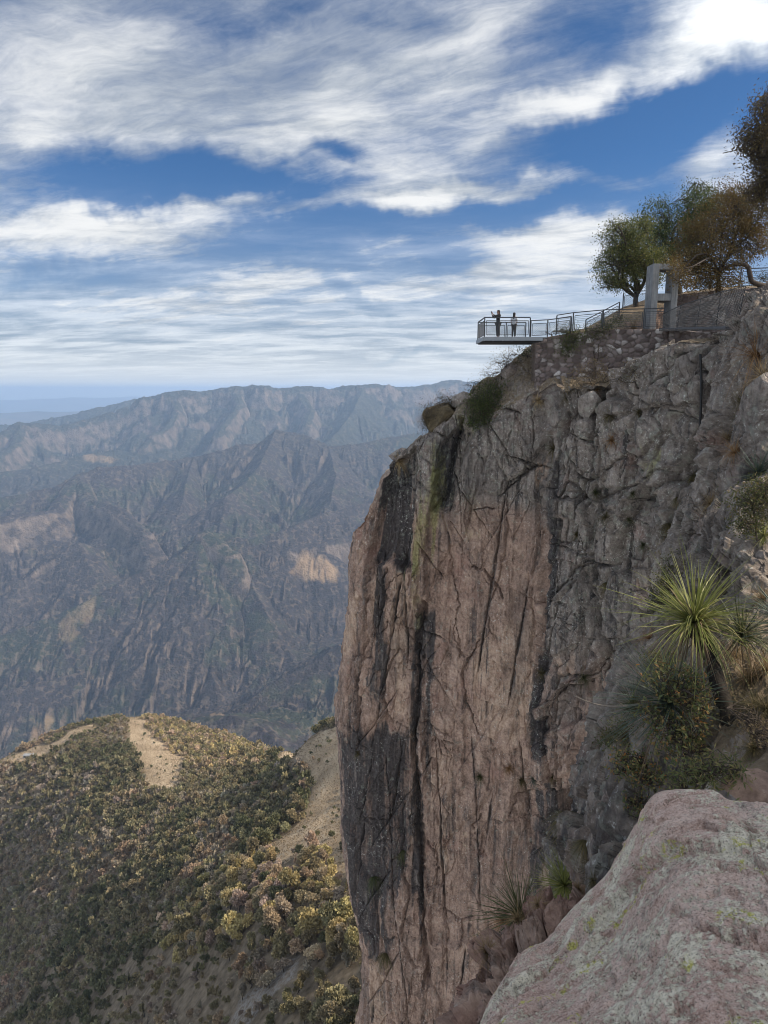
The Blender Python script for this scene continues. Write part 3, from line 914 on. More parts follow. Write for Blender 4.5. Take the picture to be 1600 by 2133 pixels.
def build_cliff():
    q = QUAL
    s_vis0, s_vis1 = S_PROW - 2.0, float(np.interp(.60, _azt, _sv))
    S = np.concatenate([np.linspace(0, s_vis0, int(120 * q)), np.arange(s_vis0 + .055, s_vis1, .055 / q), np.linspace(s_vis1 + .2, _sl[-1], int(90 * q))])
    ns = len(S)
    X0 = np.interp(S, _sl, _pl[:, 0]); Y0 = np.interp(S, _sl, _pl[:, 1])
    tx = np.gradient(X0, S); ty = np.gradient(Y0, S); L = np.hypot(tx, ty); NX, NY = ty / L, -tx / L
    # lip and top heights of every column
    az = X0 / Y0
    vis = (S >= S_PROW) & (Y0 > 9)
    us = np.full(ns, 727.0); zl = np.full(ns, -9.5); zt = np.full(ns, -9.0)
    for i in np.where(vis)[0]:
        v = 900.0
        for _ in range(6):
            dx, dy, dz = pdir(800, v)
            u = CU + az[i] * dy * F_PX
            v = np.interp(u, [a for a, _ in LIP_V], [b for _, b in LIP_V])
        us[i] = u
        zl[i] = P(u, v, Y0[i])[2]
        zt[i] = P(u, np.interp(u, [a for a, _ in TOP_V], [b for _, b in TOP_V]), Y0[i] + 2.5)[2]
    back = S < S_PROW
    zl[back] = np.interp(S[back], [0, S_PROW - 14, S_PROW - 5, S_PROW], [-3, -8, -12, zl[vis][0]])
    zt[back] = zl[back] + .5
    behind = (~back) & (~vis)
    zl[behind] = zl[vis][-1]; zt[behind] = zt[vis][-1]
    zl += .25 * fbm(S / 1.3, S * 0 + 3, octs=4, seed=301) + .18 * facets(S / .8, S * 0 + .3, 302)[0]
    # rows: buried foot, the face, the lip, the slope behind it, the top
    ZB = -62.0
    foot = np.linspace(-175, ZB, 26)[:-1]
    nface = int(1020 * q)
    tface = np.linspace(0, 1, nface)
    nslope, nflat = int(110 * q), 26
    Zf = ZB + (zl[None, :] - ZB) * tface[:, None]
    Z = np.concatenate([np.repeat(foot[:, None], ns, 1), Zf, np.zeros((nslope + nflat, ns))])
    nr = len(Z)
    SS = np.repeat(S[None, :], nr, 0)
    inw = np.zeros_like(Z)
    ts = np.linspace(0, 1, nslope + 1)[1:]
    W = np.interp(us, [700, 760, 850, 1000, 1100, 1500], [.9, 1.2, 1.6, 3.2, 3.4, 3.0])
    r0 = 25 + nface
    inw[r0:r0 + nslope] = ts[:, None] * W[None, :]
    Z[r0:r0 + nslope] = zl[None] + (zt - zl)[None] * (ts[:, None] ** .85)
    tf = np.linspace(0, 1, nflat + 1)[1:] ** 1.6
    cx, cy = 14.0, 66.0
    dist = np.hypot(cx - X0, cy - Y0)
    inw[r0 + nslope:] = W[None] + tf[:, None] * np.maximum(dist - W - 1.0, .5)[None]
    Z[r0 + nslope:] = zt[None] + (np.interp(us, [800, 1000, 1100], [-5.0, -1.0, .3]))[None] * tf[:, None] ** .5
    # directions
    ix, iy = (cx - X0) / dist, (cy - Y0) / dist
    kr = sst(us, 1180, 1300) * (S > S_PROW)                  # right of the walkway the top runs straight back from the wall
    ix, iy = ix * (1 - kr) - NX * kr, iy * (1 - kr) - NY * kr
    dist = dist * (1 - kr) + 9.0 * kr
    lean = np.interp(us, [700, 1000, 1150, 1300], [0, 0, 0, .02])
    X = X0[None] + ix[None] * inw + prow_shift(SS, Z)
    Y = Y0[None] + iy[None] * inw
    face = np.concatenate([np.ones(25 + nface), np.zeros(nslope + nflat)])[:, None] * np.ones(ns)[None]
    # ---- relief
    wz = Z; sx = SS
    w1 = fbm(sx / 2.2, wz / 3.5, octs=4, seed=310) * .55
    w2 = fbm(sx / 2.2 + 40, wz / 3.5, octs=4, seed=311) * .8
    a, b = sx + w1, wz + w2
    right = sst(us, 1120, 1200)[None] * np.ones_like(Z)
    slab = (sst(us, 940, 970) * (1 - sst(us, 1115, 1135)))[None] * sst(-Z, 6, 12)
    amp = .75 + .45 * right - .36 * slab
    D = .9 * fbm(sx / 9, wz / 16, octs=3, seed=320)
    f1, e1, c1 = facets(a / 2.6, b / 6.5, 330, 1.1, .9)
    f2, e2, c2 = facets(a / 1.05 + .3 * f1, b / 2.3, 331, 1.1, .8)
    f3, e3, c3 = facets(a / .42, b / .8, 332, 1.1, .8)
    D += amp * ((.62 - .42 * right) * f1 + (.30 - .16 * right) * f2 + (.17 - .07 * right) * f3)
    ar_, br_ = sx + .35 * w1, wz + .35 * w2
    g1, h1, d1 = facets(ar_ / 4.2 + .15 * fbm(sx / 4, wz / 4, seed=333), br_ / 4.6, 334, 1.6, 1.0)
    g2, h2, d2 = facets(ar_ / 1.7, br_ / 1.9, 335, 1.4, 1.0)
    D += right * (1.15 * g1 + .36 * g2 - .50 * np.exp(-(h1 / .035) ** 2) * (d1 > .45) - .12 * np.exp(-(h2 / .05) ** 2) * (d2 > .7))
    D += (.085 + .01 * right) * fbm(sx / .45, wz / .7, octs=5, gain=.6, seed=340, ridged=True)
    # joints: upright and slanting breaks across the whole wall
    joint = np.zeros_like(Z)
    for kk, (ang, gap, wj, dj) in enumerate(((4, 2.1, .055, .42), (-7, 3.4, .07, .5), (33, 3.0, .04, .26), (-28, 3.6, .04, .24), (74, 4.2, .04, .28))):
        ca, sa = math.cos(math.radians(ang)), math.sin(math.radians(ang))
        al = (sx * ca + wz * sa) + .15 * fbm(sx / 3, wz / 6, octs=3, seed=400 + kk) + .05 * fbm(sx / .5, wz / .7, octs=3, seed=420 + kk)
        ac = -sx * sa + wz * ca
        jc = al / gap; ic = np.floor(jc); pos_ = .25 + .5 * _hash(ic, ic * 0 + kk, ic * 0, 430) / 4294967295.
        dd_ = np.abs(jc - ic - pos_) * gap
        on = sst(vnoise(ac / (7 if abs(ang) < 10 else 3.2), ic * 3.7 + kk, seed=440), -.05, .4)
        wv_ = wj * (1 + .9 * fbm(sx / .6, wz / .9, octs=2, seed=450 + kk))
        g_ = np.exp(-(dd_ / np.maximum(wv_, .02)) ** 2) * on
        D -= dj * g_ * (1 - (.35 if abs(ang) < 10 else .95) * slab)
        D += .16 * on * np.sign(jc - ic - pos_) * np.exp(-dd_ / .5) * (1 - .3 * slab)
        joint = np.maximum(joint, np.exp(-(dd_ / .22) ** 2) * on * (.9 if abs(ang) < 10 else .45 * (1 - slab)))
    # upright flutes
    D += (.17 - .14 * right) * (fbm(a / .75, b / 14, octs=4, seed=345, ridged=True) - .2)
    D -= amp * (.30 * np.exp(-(e1 / .06) ** 2) * (c1 > .35) + .14 * np.exp(-(e2 / .07) ** 2) * (c2 > .5))
    # broken ledges on the right-hand block
    lv = wz / 2.7 + .55 * fbm(sx / 4, wz / 4, octs=3, seed=350)
    saw = lv - np.floor(lv)
    D += right * .38 * (1 - saw) * sst(fbm(sx / 3.5, wz / 3, seed=351, octs=3), -.1, .35)
    warp_s = sx + .13 * fbm(sx / .8, wz / .8, octs=4, seed=360) + .12 * fbm(sx / .3, wz / .3, octs=2, seed=361)
    warp_z = wz + .16 * fbm(sx / .8 + 9, wz / .8, octs=4, seed=362) + .12 * fbm(sx / .3 + 9, wz / .3, octs=2, seed=363)
    sv = (S > s_vis0)
    c0 = int(np.argmax(sv))
    ws, wzz = warp_s[:, c0:], warp_z[:, c0:]
    wid = np.clip(1.0 + 1.1 * fbm(sx / .9, wz / 1.4, octs=3, seed=380)[:, c0:], .25, 2.0)
    for poly, h, soft in PANELS:
        sd = poly_sdf(ws, wzz, px_poly(poly))
        D[:, c0:] += h * sst(sd, -soft, soft)
    for pts, w, dep in CRACKS:
        dd = line_dist(ws, wzz, px_poly(pts))
        D[:, c0:] -= dep * np.exp(-(dd / (w * .75 * wid)) ** 2)
    # fade relief out where the wall meets the buried foot
    D *= np.interp(Z, [-175, -62], [.6, 1]) * face + (1 - face)
    top_fade = np.ones_like(Z)
    top_fade[r0 + nslope:] = np.linspace(1, 0, nflat)[:, None]
    dface = D * top_fade
    prowk = np.interp(np.abs(sx - S_PROW), [0, 2.5], [.55, 1])
    dface = dface * prowk
    up = 1 - face
    X += NX[None] * dface * (1 - .55 * up)
    Y += NY[None] * dface * (1 - .55 * up)
    rough_top = .35 * facets(sx / 1.1 + .2, inw / 1.3, 371)[0] + .3 * fbm(sx / 1.5, inw / 1.5, octs=5, seed=370)
    Z = Z + up * (rough_top * top_fade * np.interp(inw, [0, .6], [.3, 1])) + face * .10 * fbm(sx / .6, wz / .5, octs=3, seed=372)

    rag = 1.3 * fbm(sx[:, c0:] / .55, wz[:, c0:] / 7.0, octs=4, seed=390)

    def mask(lst, soft=.30):
        m = np.zeros_like(SS)
        for poly, k in lst:
            sd = poly_sdf(ws, wzz, px_poly(poly)) + rag
            m[:, c0:] = np.maximum(m[:, c0:], k * sst(sd, -soft, soft))
        return m

    stain, moss, tan = mask(STAINS_AND_SHADE, .75), mask(MOSS, .9), mask(TANS, .5)
    stain = np.maximum(stain, .62 * joint * face)
    grey = np.maximum(right * sst(Z, -28, -8), sst(Z, -11, -5) * .9)
    grey = np.maximum(grey, right * .35)
    soil = up * np.interp(us, [740, 900, 1000], [.3, .5, 1])[None]
    me = np_mesh('cliff', np.stack([X, Y, Z], -1).reshape(-1, 3), grid_faces(nr, ns), True,
                 dict(stain=stain.ravel(), moss=moss.ravel(), tan=tan.ravel(), grey=grey.ravel(), soil=soil.ravel()))
    try:
        me.set_sharp_from_angle(angle=math.radians(38))
    except Exception:
        pass
    o = structure(link('cliff', me, rock_material('cliff rock')))
    return o


def rock_material(name, lichen=1.0, red=.45):
    m, t = material(name)
    geo = t.n('ShaderNodeNewGeometry')
    pos, nor = geo.outputs['Position'], geo.outputs['Normal']
    nz = t.sep(nor)[2]
    n_big = t.noise(pos, .16, 6, .6)
    n_mid = t.noise(pos, .9, 8, .66)
    n_fine = t.noise(pos, 6.0, 7, .7)
    n_grit = t.noise(pos, 28.0, 4, .7)
    streak = t.noise(t.map(pos, scale=(1.5, 1.5, .07)), 1.6, 7, .62, .3)
    streak2 = t.noise(t.map(pos, scale=(1.5, 1.5, .075), loc=(5, 2, 0)), 1.5, 8, .62, .5)
    fac = t.math('ADD', t.math('MULTIPLY', n_mid, .45), t.math('ADD', t.math('MULTIPLY', n_fine, .40), t.math('MULTIPLY', t.noise(pos, 2.6, 8, .72), .15)))
    fac = t.math('ADD', t.math('MULTIPLY', t.math('SUBTRACT', fac, .5), 1.3), .5)
    pink = t.ramp(fac, [(.32, (.088, .060, .048)), (.44, (.230, .156, .122)), (.56, (.36, .252, .196)), (.70, (.51, .385, .305))])
    tan = t.ramp(fac, [(.31, (.165, .11, .08)), (.45, (.345, .24, .178)), (.56, (.46, .335, .252)), (.70, (.60, .465, .36))])
    grey = t.ramp(fac, [(.31, (.052, .044, .038)), (.44, (.150, .126, .110)), (.57, (.265, .228, .20)), (.72, (.42, .375, .335))])
    g = t.math('ADD', t.attr('grey'), t.math('MULTIPLY', t.math('SUBTRACT', n_big, .5), 1.5))
    c = t.mix(t.rng(g, .15, .8), pink, grey)
    tm = t.math('ADD', t.attr('tan'), t.math('MULTIPLY', t.math('SUBTRACT', n_big, .58), 1.1))
    c = t.mix(t.rng(t.math('ADD', tm, t.math('MULTIPLY', t.math('SUBTRACT', n_mid, .5), .5)), .2, .75), c, tan)
    c = t.mix(t.math('MULTIPLY', t.rng(t.noise(pos, .33, 4, .6),   .55 if red < .6 else .40, .72 if red < .6 else .60), red), c, (.24, .125, .10))      # reddish ground mass
    # running water marks
    runs = t.math('MULTIPLY', t.rng(streak, .51, .66), t.rng(n_big, .34, .54))
    st = t.math('ADD', t.math('MULTIPLY', t.attr('stain'), 1.0), t.math('ADD', t.math('MULTIPLY', t.math('SUBTRACT', streak2, .5), 1.7), t.math('MULTIPLY', t.math('SUBTRACT', n_mid, .5), .9)))
    dark = t.math('MAXIMUM', t.rng(st, .22, .80), t.math('MULTIPLY', runs, .85))
    c = t.mix(t.math('MULTIPLY', dark, .92), c, t.ramp(n_fine, [(.3, (.018, .018, .021)), (.6, (.050, .048, .050)), (.8, (.11, .10, .10))]))
    pale_run = t.math('MULTIPLY', t.rng(streak2, .60, .72), t.rng(n_big, .42, .55))
    c = t.mix(t.math('MULTIPLY', pale_run, .35), c, (.44, .37, .32))
    # lichen
    lm = t.noise(pos, 2.2, 8, .75)
    lg = t.rng(t.math('ADD', lm, t.math('MULTIPLY', t.attr('grey'), .05)), .56, .66)
    c = t.mix(t.math('MULTIPLY', lg, .40 * lichen), c, (.27, .29, .24))
    spots = t.rng(t.voro(t.vmath('ADD', pos, t.vmath('SCALE', t.noise(pos, 5, 3, .6, color=True), .12)), 4.5), .10, .19, 1.0, 0.0)
    lw = t.math('MULTIPLY', spots, t.rng(t.noise(pos, .55, 5, .65), .50, .62))
    lw2 = t.math('MULTIPLY', t.rng(t.noise(pos, 6.0, 6, .78), .585, .64), t.rng(t.math('ADD', t.noise(pos, .42, 5, .62), t.math('MULTIPLY', t.attr('grey'), .07)), .50, .60))
    c = t.mix(t.math('MULTIPLY', t.math('MAXIMUM', lw, lw2), .75 * lichen), c, (.56, .56, .52))
    ms = t.math('ADD', t.attr('moss'), t.math('MULTIPLY', t.math('SUBTRACT', fac, .5), 1.6))
    c = t.mix(t.math('MULTIPLY', t.rng(ms, .30, 1.0), .66), c, t.ramp(n_fine, [(.3, (.12, .115, .035)), (.65, (.28, .275, .10))]))
    c = t.mix(t.rng(t.noise(t.map(pos, scale=(1, 1, .5)), .23, 5, .62), .50, .70, 0, .45), c, (.085, .072, .066))
    # dry soil and litter on what lies flat
    so = t.math('MULTIPLY', t.attr('soil'), t.rng(t.math('ADD', nz, t.math('MULTIPLY', t.math('SUBTRACT', n_mid, .5), .9)), .35, .75))
    c = t.mix(so, c, t.ramp(n_fine, [(.3, (.085, .062, .042)), (.55, (.20, .155, .105)), (.75, (.33, .265, .185))]))
    h = t.math('ADD', t.math('MULTIPLY', n_mid, .30), t.math('ADD', t.math('MULTIPLY', n_fine, .10), t.math('MULTIPLY', n_grit, .02)))
    cr = t.voro(t.vmath('ADD', t.map(pos, scale=(1, 1, .55)), t.vmath('SCALE', t.noise(pos, 1.2, 4, .6, color=True), .6)), .8, 'DISTANCE_TO_EDGE')
    h = t.math('ADD', h, t.math('MULTIPLY', t.rng(cr, 0, .035, -.05, 0.0), t.rng(n_big, .5, .6)))
    t.surf(c, .88, t.bump(h, 1.0, .85), spec=.25)
    return m


def net_mesh(net, n_r, n_c):
    """control net of (u, v, Y) -> smooth surface, positions (n_r, n_c, 3) and outward normals"""
    C = np.array([[P(*q) for q in row] for row in net])
    A = catmull(C, n_r)
    B = catmull(A.transpose(1, 0, 2), n_c).transpose(1, 0, 2)
    return B


def normals_of(B, towards=(0, 0, 0)):
    du = np.gradient(B, axis=1); dv = np.gradient(B, axis=0)
    n = np.cross(du, dv)
    n /= np.linalg.norm(n, axis=-1, keepdims=True) + 1e-9
    sgn = np.sign(((np.array(towards) - B) * n).sum(-1).mean())
    return n * sgn


SLOPE_NET = [
    [(1580, 690, 44), (1585, 672, 38), (1600, 640, 33), (1640, 610, 31), (1720, 580, 30), (1900, 560, 30)],
    [(1530, 720, 40), (1545, 694, 31), (1568, 668, 26.5), (1610, 645, 24), (1680, 620, 22.5), (1900, 600, 22)],
    [(1500, 810, 38), (1512, 792, 30), (1535, 775, 25), (1580, 765, 22), (1660, 755, 20.5), (1900, 755, 20)],
    [(1490, 900, 36), (1500, 895, 28), (1520, 885, 23.5), (1570, 880, 20.5), (1650, 880, 18.8), (1900, 880, 18)],
    [(1478, 985, 34), (1488, 980, 26), (1505, 975, 22), (1560, 978, 18.8), (1640, 985, 17), (1900, 980, 16)],
    [(1432, 1075, 32), (1440, 1065, 25), (1458, 1058, 20.5), (1510, 1062, 17.5), (1620, 1075, 15), (1900, 1080, 14)],
    [(1425, 1150, 30), (1434, 1145, 23), (1455, 1145, 18.8), (1505, 1150, 15.8), (1610, 1160, 13.3), (1900, 1170, 12)],
    [(1415, 1240, 28), (1425, 1238, 21), (1450, 1245, 16.5), (1510, 1260, 13.4), (1610, 1270, 11.2), (1900, 1270, 10)],
    [(1358, 1330, 26), (1368, 1325, 19), (1400, 1335, 14), (1480, 1345, 11.0), (1610, 1355, 9.2), (1900, 1350, 8.2)],
    [(1290, 1455, 24), (1300, 1450, 17), (1345, 1455, 12), (1440, 1465, 9.3), (1590, 1465, 7.7), (1900, 1460, 6.6)],
    [(1250, 1590, 22), (1260, 1585, 15.5), (1310, 1585, 10.7), (1400, 1590, 8.4), (1560, 1585, 6.8), (1900, 1570, 5.4)],
    [(1220, 1700, 21), (1238, 1700, 14.5), (1280, 1705, 10.2), (1360, 1720, 8.0), (1520, 1720, 6.0), (1900, 1700, 4.6)],
    [(1205, 1810, 20), (1226, 1808, 13.5), (1265, 1820, 9.8), (1330, 1840, 7.6), (1500, 1850, 5.6), (1900, 1850, 4.2)],
    [(1190, 1930, 19), (1212, 1920, 12.8), (1250, 1945, 9.4), (1320, 1970, 7.4), (1490, 1990, 5.3), (1900, 2000, 4.0)],
    [(1160, 2150, 18), (1185, 2140, 12), (1225, 2150, 9.0), (1300, 2170, 7.0), (1480, 2200, 5.0), (1900, 2200, 3.8)],
]


def build_slope():
    q = QUAL
    B = net_mesh(SLOPE_NET, int(1000 * q), int(560 * q))
    N = normals_of(B)
    x, y, z = B[..., 0], B[..., 1], B[..., 2]
    u, v = project(B)
    # slabs dip down to the left: relief drawn in distances over the surface itself
    sl_ = np.cumsum(np.linalg.norm(np.gradient(B, axis=1), axis=-1), axis=1); tl_ = np.cumsum(np.linalg.norm(np.gradient(B, axis=0), axis=-1), axis=0)
    ctr = sl_[:, [sl_.shape[1] // 2]]; sl_ = sl_ - ctr
    ca, sa = math.cos(.6), math.sin(.6)
    p = sl_ * ca + tl_ * sa; w = -sl_ * sa + tl_ * ca
    a = p + .35 * fbm(p / 1.5, w / 1.5, octs=5, seed=401); b = w * .6 + .35 * fbm(p / 1.5 + 9, w / 1.5, octs=5, seed=402)
    f1, e1, c1 = facets(a / 2.2, b / 2.6, 410, 1.2, .9)
    f2, e2, c2 = facets(a / .9, b / 1.2, 411, 1.2, .8)
    f3, e3, c3 = facets(a / .33, b / .45, 412, 1.1, .8)
    soft = sst(v, 1230, 1330) * (1 - sst(v, 1600, 1700)) * sst(u, 1330, 1480)          # the planted terrace: earth over the rock
    D = (1 - .75 * soft) * (1.0 * f1 + .42 * f2 + .15 * f3 - .30 * np.exp(-(e1 / .08) ** 2) - .10 * np.exp(-(e2 / .09) ** 2))
    D += .12 * fbm(p / .6, w / .6, octs=6, gain=.58, seed=420, ridged=True)
    D *= np.interp(y, [4, 12, 25], [.55, .9, 1.0])
    V = B + N * D[..., None]
    grey = np.clip(.75 + .25 * f1, 0, 1)
    me = np_mesh('rock_slope', V.reshape(-1, 3), grid_faces(*x.shape), True,
                 dict(stain=(.48 * sst(v, 1470, 1600) * (1 - sst(u, 1320, 1420))).ravel(), moss=np.zeros(x.size), tan=np.zeros(x.size), grey=grey.ravel(), soil=(.25 + .75 * soft).ravel()))  # stain channel here only darkens the lower left part of the slope
    me.set_sharp_from_angle(angle=math.radians(38))
    structure(link('rock_slope', me, rock_material('slope rock', .8)))
    return V


EDGE = [(1760, 1672), (1600, 1668), (1517, 1664), (1489, 1645), (1455, 1641), (1400, 1643), (1369, 1650), (1346, 1680), (1336, 1707), (1311, 1752), (1266, 1818), (1229, 1855), (1183, 1905), (1142, 1950), (1101, 1967), (1076, 1996), (1022, 2082), (1002, 2132), (960, 2240)]
EDGE = [(u, v + 8) for u, v in EDGE]
EDGE_Y = [2.9, 3.0, 3.15, 3.25, 3.3, 3.35, 3.4, 3.4, 3.4, 3.4, 3.4, 3.35, 3.3, 3.2, 3.15, 3.1, 2.9, 2.8, 2.6]


def build_boulder():
    q = QUAL
    sil = np.array([P(u, v, Y) for (u, v), Y in zip(EDGE, EDGE_Y)])
    n = len(sil)
    anch = np.array([(.95 - .95 * k / (n - 1) * 1.0, .75 + .35 * k / (n - 1), -1.35 - .35 * k / (n - 1)) for k in range(n)])
    rows = []
    for dz, dy_, dx_ in ((-2.6, .9, .30), (-1.2, .50, .14), (-.35, .18, .05)):
        r = sil.copy(); r[:, 2] += dz; r[:, 1] += dy_; r[:, 0] += dx_ * np.linspace(0, 1, n) * 1.2
        rows.append(r)
    rows.append(sil)
    for f, bulge in ((.12, -.02), (.3, .02), (.55, .04), (.8, .03), (1.0, 0), (1.25, -.15)):
        r = sil + (anch - sil) * f
        r[:, 2] += bulge
        rows.append(r)
    A = catmull(np.array(rows), int(640 * q))
    B = catmull(A.transpose(1, 0, 2), int(620 * q)).transpose(1, 0, 2)
    N = normals_of(B, (0.3, 1.0, 2.0))
    x, y, z = B[..., 0], B[..., 1], B[..., 2]
    sl_ = np.cumsum(np.linalg.norm(np.gradient(B, axis=1), axis=-1), axis=1); tl_ = np.cumsum(np.linalg.norm(np.gradient(B, axis=0), axis=-1), axis=0)
    tl_ = tl_ - tl_[[int(len(A) * .345)]]
    a = sl_ + .06 * fbm(sl_ / .4, tl_ / .4, octs=5, seed=501); b = tl_ + .06 * fbm(sl_ / .4 + 5, tl_ / .4, octs=5, seed=502)
    f1, e1, c1 = facets(a / .9, b / .7, 510, 1.1, .6)
    f2, e2, c2 = facets(a / .30, b / .24, 511, 1.1, .7)
    f3, e3, c3 = facets(a / .11, b / .10, 512, 1.1, .8)
    D = .115 * f1 + .040 * f2 + .012 * f3 + .030 * fbm(a / .5, b / .5, octs=5, seed=520) + .019 * fbm(a / .08, b / .08, octs=6, gain=.64, seed=521)
    pits = fbm(a / .10, b / .10, octs=4, gain=.6, seed=523)
    D -= .022 * sst(pits, .28, .5)
    for pts, w, dep in [([(1530, 1790), (1600, 1770)], .010, .02), ([(1560, 1935), (1600, 1925)], .02, .03)]:
        pass
    # a few open seams running across the block
    seam = np.abs(b * .9 - a * .25 - .35 + .10 * fbm(x / .3, y / .3, octs=4, seed=530))
    D -= .05 * np.exp(-(seam / .012) ** 2)
    seam2 = np.abs(b * .8 - a * .4 + .25 + .12 * fbm(x / .3, y / .3, octs=4, seed=531))
    D -= .05 * np.exp(-(seam2 / .012) ** 2)
    edge_keep = np.interp(np.arange(len(A)) / len(A), [0, .25, .345, .45, 1], [1.5, .8, .30, .9, 1])
    V = B + N * (D * edge_keep[:, None])[..., None]
    me = np_mesh('boulder', V.reshape(-1, 3), grid_faces(*x.shape), True)
    m, t = material('lichen boulder')
    geo = t.n('ShaderNodeNewGeometry'); pos = geo.outputs['Position']
    n1 = t.noise(pos, 2.2, 6, .62); n2 = t.noise(pos, 9, 8, .7); n3 = t.noise(pos, 38, 6, .72); n4 = t.noise(pos, 120, 4, .7)
    fac = t.math('ADD', t.math('MULTIPLY', n2, .5), t.math('MULTIPLY', n3, .5))
    base = t.ramp(fac, [(.34, (.21, .130, .102)), (.45, (.47, .315, .255)), (.56, (.68, .50, .42)), (.70, (.82, .69, .60))])
    pinkm = t.rng(t.math('ADD', n1, t.math('MULTIPLY', t.sep(pos)[0], .06)), .50, .68)
    base = t.mix(t.math('MULTIPLY', pinkm, .75), base, t.ramp(fac, [(.33, (.42, .285, .23)), (.52, (.76, .575, .48)), (.70, (.86, .73, .64))]))
    # mint lichen crust: ragged patches broken by bare grit
    lw = t.math('ADD', t.math('MULTIPLY', t.noise(pos, 2.6, 4, .6), .34), t.math('ADD', t.math('MULTIPLY', t.noise(pos, 11, 8, .74), .36), t.math('MULTIPLY', t.noise(pos, 48, 6, .74), .30)))
    lm = t.rng(lw, .495, .53)
    c = t.mix(t.math('MULTIPLY', lm, .85), base, t.ramp(n3, [(.33, (.50, .46, .34)), (.5, (.78, .73, .57)), (.68, (.88, .83, .69))]))
    dk = t.rng(t.math('ADD', t.math('MULTIPLY', t.noise(pos, 4.5, 8, .7), .6), t.math('MULTIPLY', n3, .4)), .545, .62)
    c = t.mix(t.math('MULTIPLY', dk, .62), c, (.11, .085, .07))
    yl = t.math('MULTIPLY', t.rng(t.noise(pos, 5.5, 3, .5), .60, .64), t.rng(t.noise(pos, 34, 6, .76), .50, .56))
    c = t.mix(t.math('MULTIPLY', yl, .9), c, t.ramp(n3, [(.3, (.40, .37, .06)), (.7, (.70, .66, .16))]))
    c = t.mix(t.rng(n4, .52, .66, 0, .75), c, (.11, .085, .068))
    c = t.mix(t.rng(n4, .47, .34, 0, .45), c, (.80, .72, .62))
    h = t.math('ADD', t.math('MULTIPLY', n2, .05), t.math('ADD', t.math('MULTIPLY', n3, .026), t.math('ADD', t.math('MULTIPLY', n4, .006), t.math('MULTIPLY', lm, .004))))
    t.surf(c, .92, t.bump(h, 1.0, .9), spec=.2)
    o = link('boulder', me, m)
    tag(o, 'large pinkish boulder crusted with mint and yellow lichen in the near foreground', 'boulder')


def build_ledge():
    """the red-brown outcrop just beyond the boulder, over the drop"""
    edge = [(1330, 1815, 10.5), (1255, 1838, 9.8), (1205, 1862, 9.2), (1150, 1880, 8.6), (1115, 1893, 8.2), (1085, 1925, 7.8), (1050, 1958, 7.3), (1022, 2005, 6.8), (1000, 2050, 6.4), (965, 2133, 5.8), (935, 2230, 5.2)]
    r_1 = [(u + 18, v + 170, Y + 1.6) for u, v, Y in edge]
    r_2 = [(u + 4, v + 40, Y + .7) for u, v, Y in edge]
    r1 = [(u + 45, v + 30, Y - .9) for u, v, Y in edge]
    r2 = [(u + 100, v + 75, Y - 1.9) for u, v, Y in edge]
    r3 = [(u + 190, v + 170, Y - 2.9) for u, v, Y in edge]
    r_3 = [(u + 30, v + 420, Y + 1.8) for u, v, Y in edge]
    B = net_mesh([r_3, r_1, r_2, edge, r1, r2, r3], int(300 * QUAL), int(420 * QUAL))
    N = normals_of(B, (0, 2, 3))
    x, y, z = B[..., 0], B[..., 1], B[..., 2]
    a = np.cumsum(np.linalg.norm(np.gradient(B, axis=1), axis=-1), axis=1); b = np.cumsum(np.linalg.norm(np.gradient(B, axis=0), axis=-1), axis=0)
    a, b = a * .8 + b * .6, b * .8 - a * .6
    f1, e1, c1 = facets(a / 1.0 + .1 * fbm(a, b, seed=5), b / .8, 540, 1.2, .8)
    f2, e2, c2 = facets(a / .35, b / .3, 541, 1.1, .8)
    D = .44 * f1 + .15 * f2 + .05 * facets(a / .13, b / .12, 542, 1.1, .8)[0] + .03 * fbm(a / .2, b / .2, octs=6, gain=.6, seed=545) - .16 * np.exp(-(e1 / .07) ** 2)
    V = B + N * D[..., None]
    me = np_mesh('rock_ledge', V.reshape(-1, 3), grid_faces(*x.shape), True,
                 dict(stain=np.zeros(x.size), moss=np.zeros(x.size), tan=np.full(x.size, .30), grey=np.zeros(x.size) - .6, soil=np.full(x.size, .15)))
    me.set_sharp_from_angle(angle=math.radians(40))
    structure(link('rock_ledge', me, rock_material('ledge rock', .6, red=.65)))
    return V



def build_shade_bank():
    """unseen rock bank added right of the camera to keep sun off the boulder"""
    ys = np.linspace(-9, 6.2, int(260 * QUAL)); k = np.linspace(0, 1, int(240 * QUAL))
    Yg, K = np.meshgrid(ys, k, indexing='ij')
    X = 4.3 + K * 3.6 + .10 * np.maximum(Yg - 2, 0) ** 1.4
    Zg = -4.5 + 9.6 * K ** .8
    B = np.stack([X, Yg, Zg], -1)
    N = normals_of(B, (0, 0, 5))
    f1, e1, c1 = facets(Yg / 1.6 + .2 * fbm(Yg, Zg, seed=551), Zg / 1.4, 550, 1.3, .9)
    f2, e2, c2 = facets(Yg / .6, Zg / .6, 552, 1.2, .8)
    D = .5 * f1 + .18 * f2 + .08 * fbm(Yg / .4, Zg / .4, octs=5, seed=553)
    V = B + N * D[..., None]
    z = np.zeros(Yg.size)
    me = np_mesh('rock_slope', V.reshape(-1, 3), grid_faces(*Yg.shape), True, dict(stain=z, moss=z, tan=z, grey=z + .7, soil=z + .4))
    me.set_sharp_from_angle(angle=math.radians(38))
    structure(link('rock_slope', me, bpy.data.materials['slope rock']))  # added sun blocker out of view; shares the real slope's name and rock


build_cliff()
SLOPE_V = build_slope()
build_shade_bank()
build_boulder()
build_ledge()
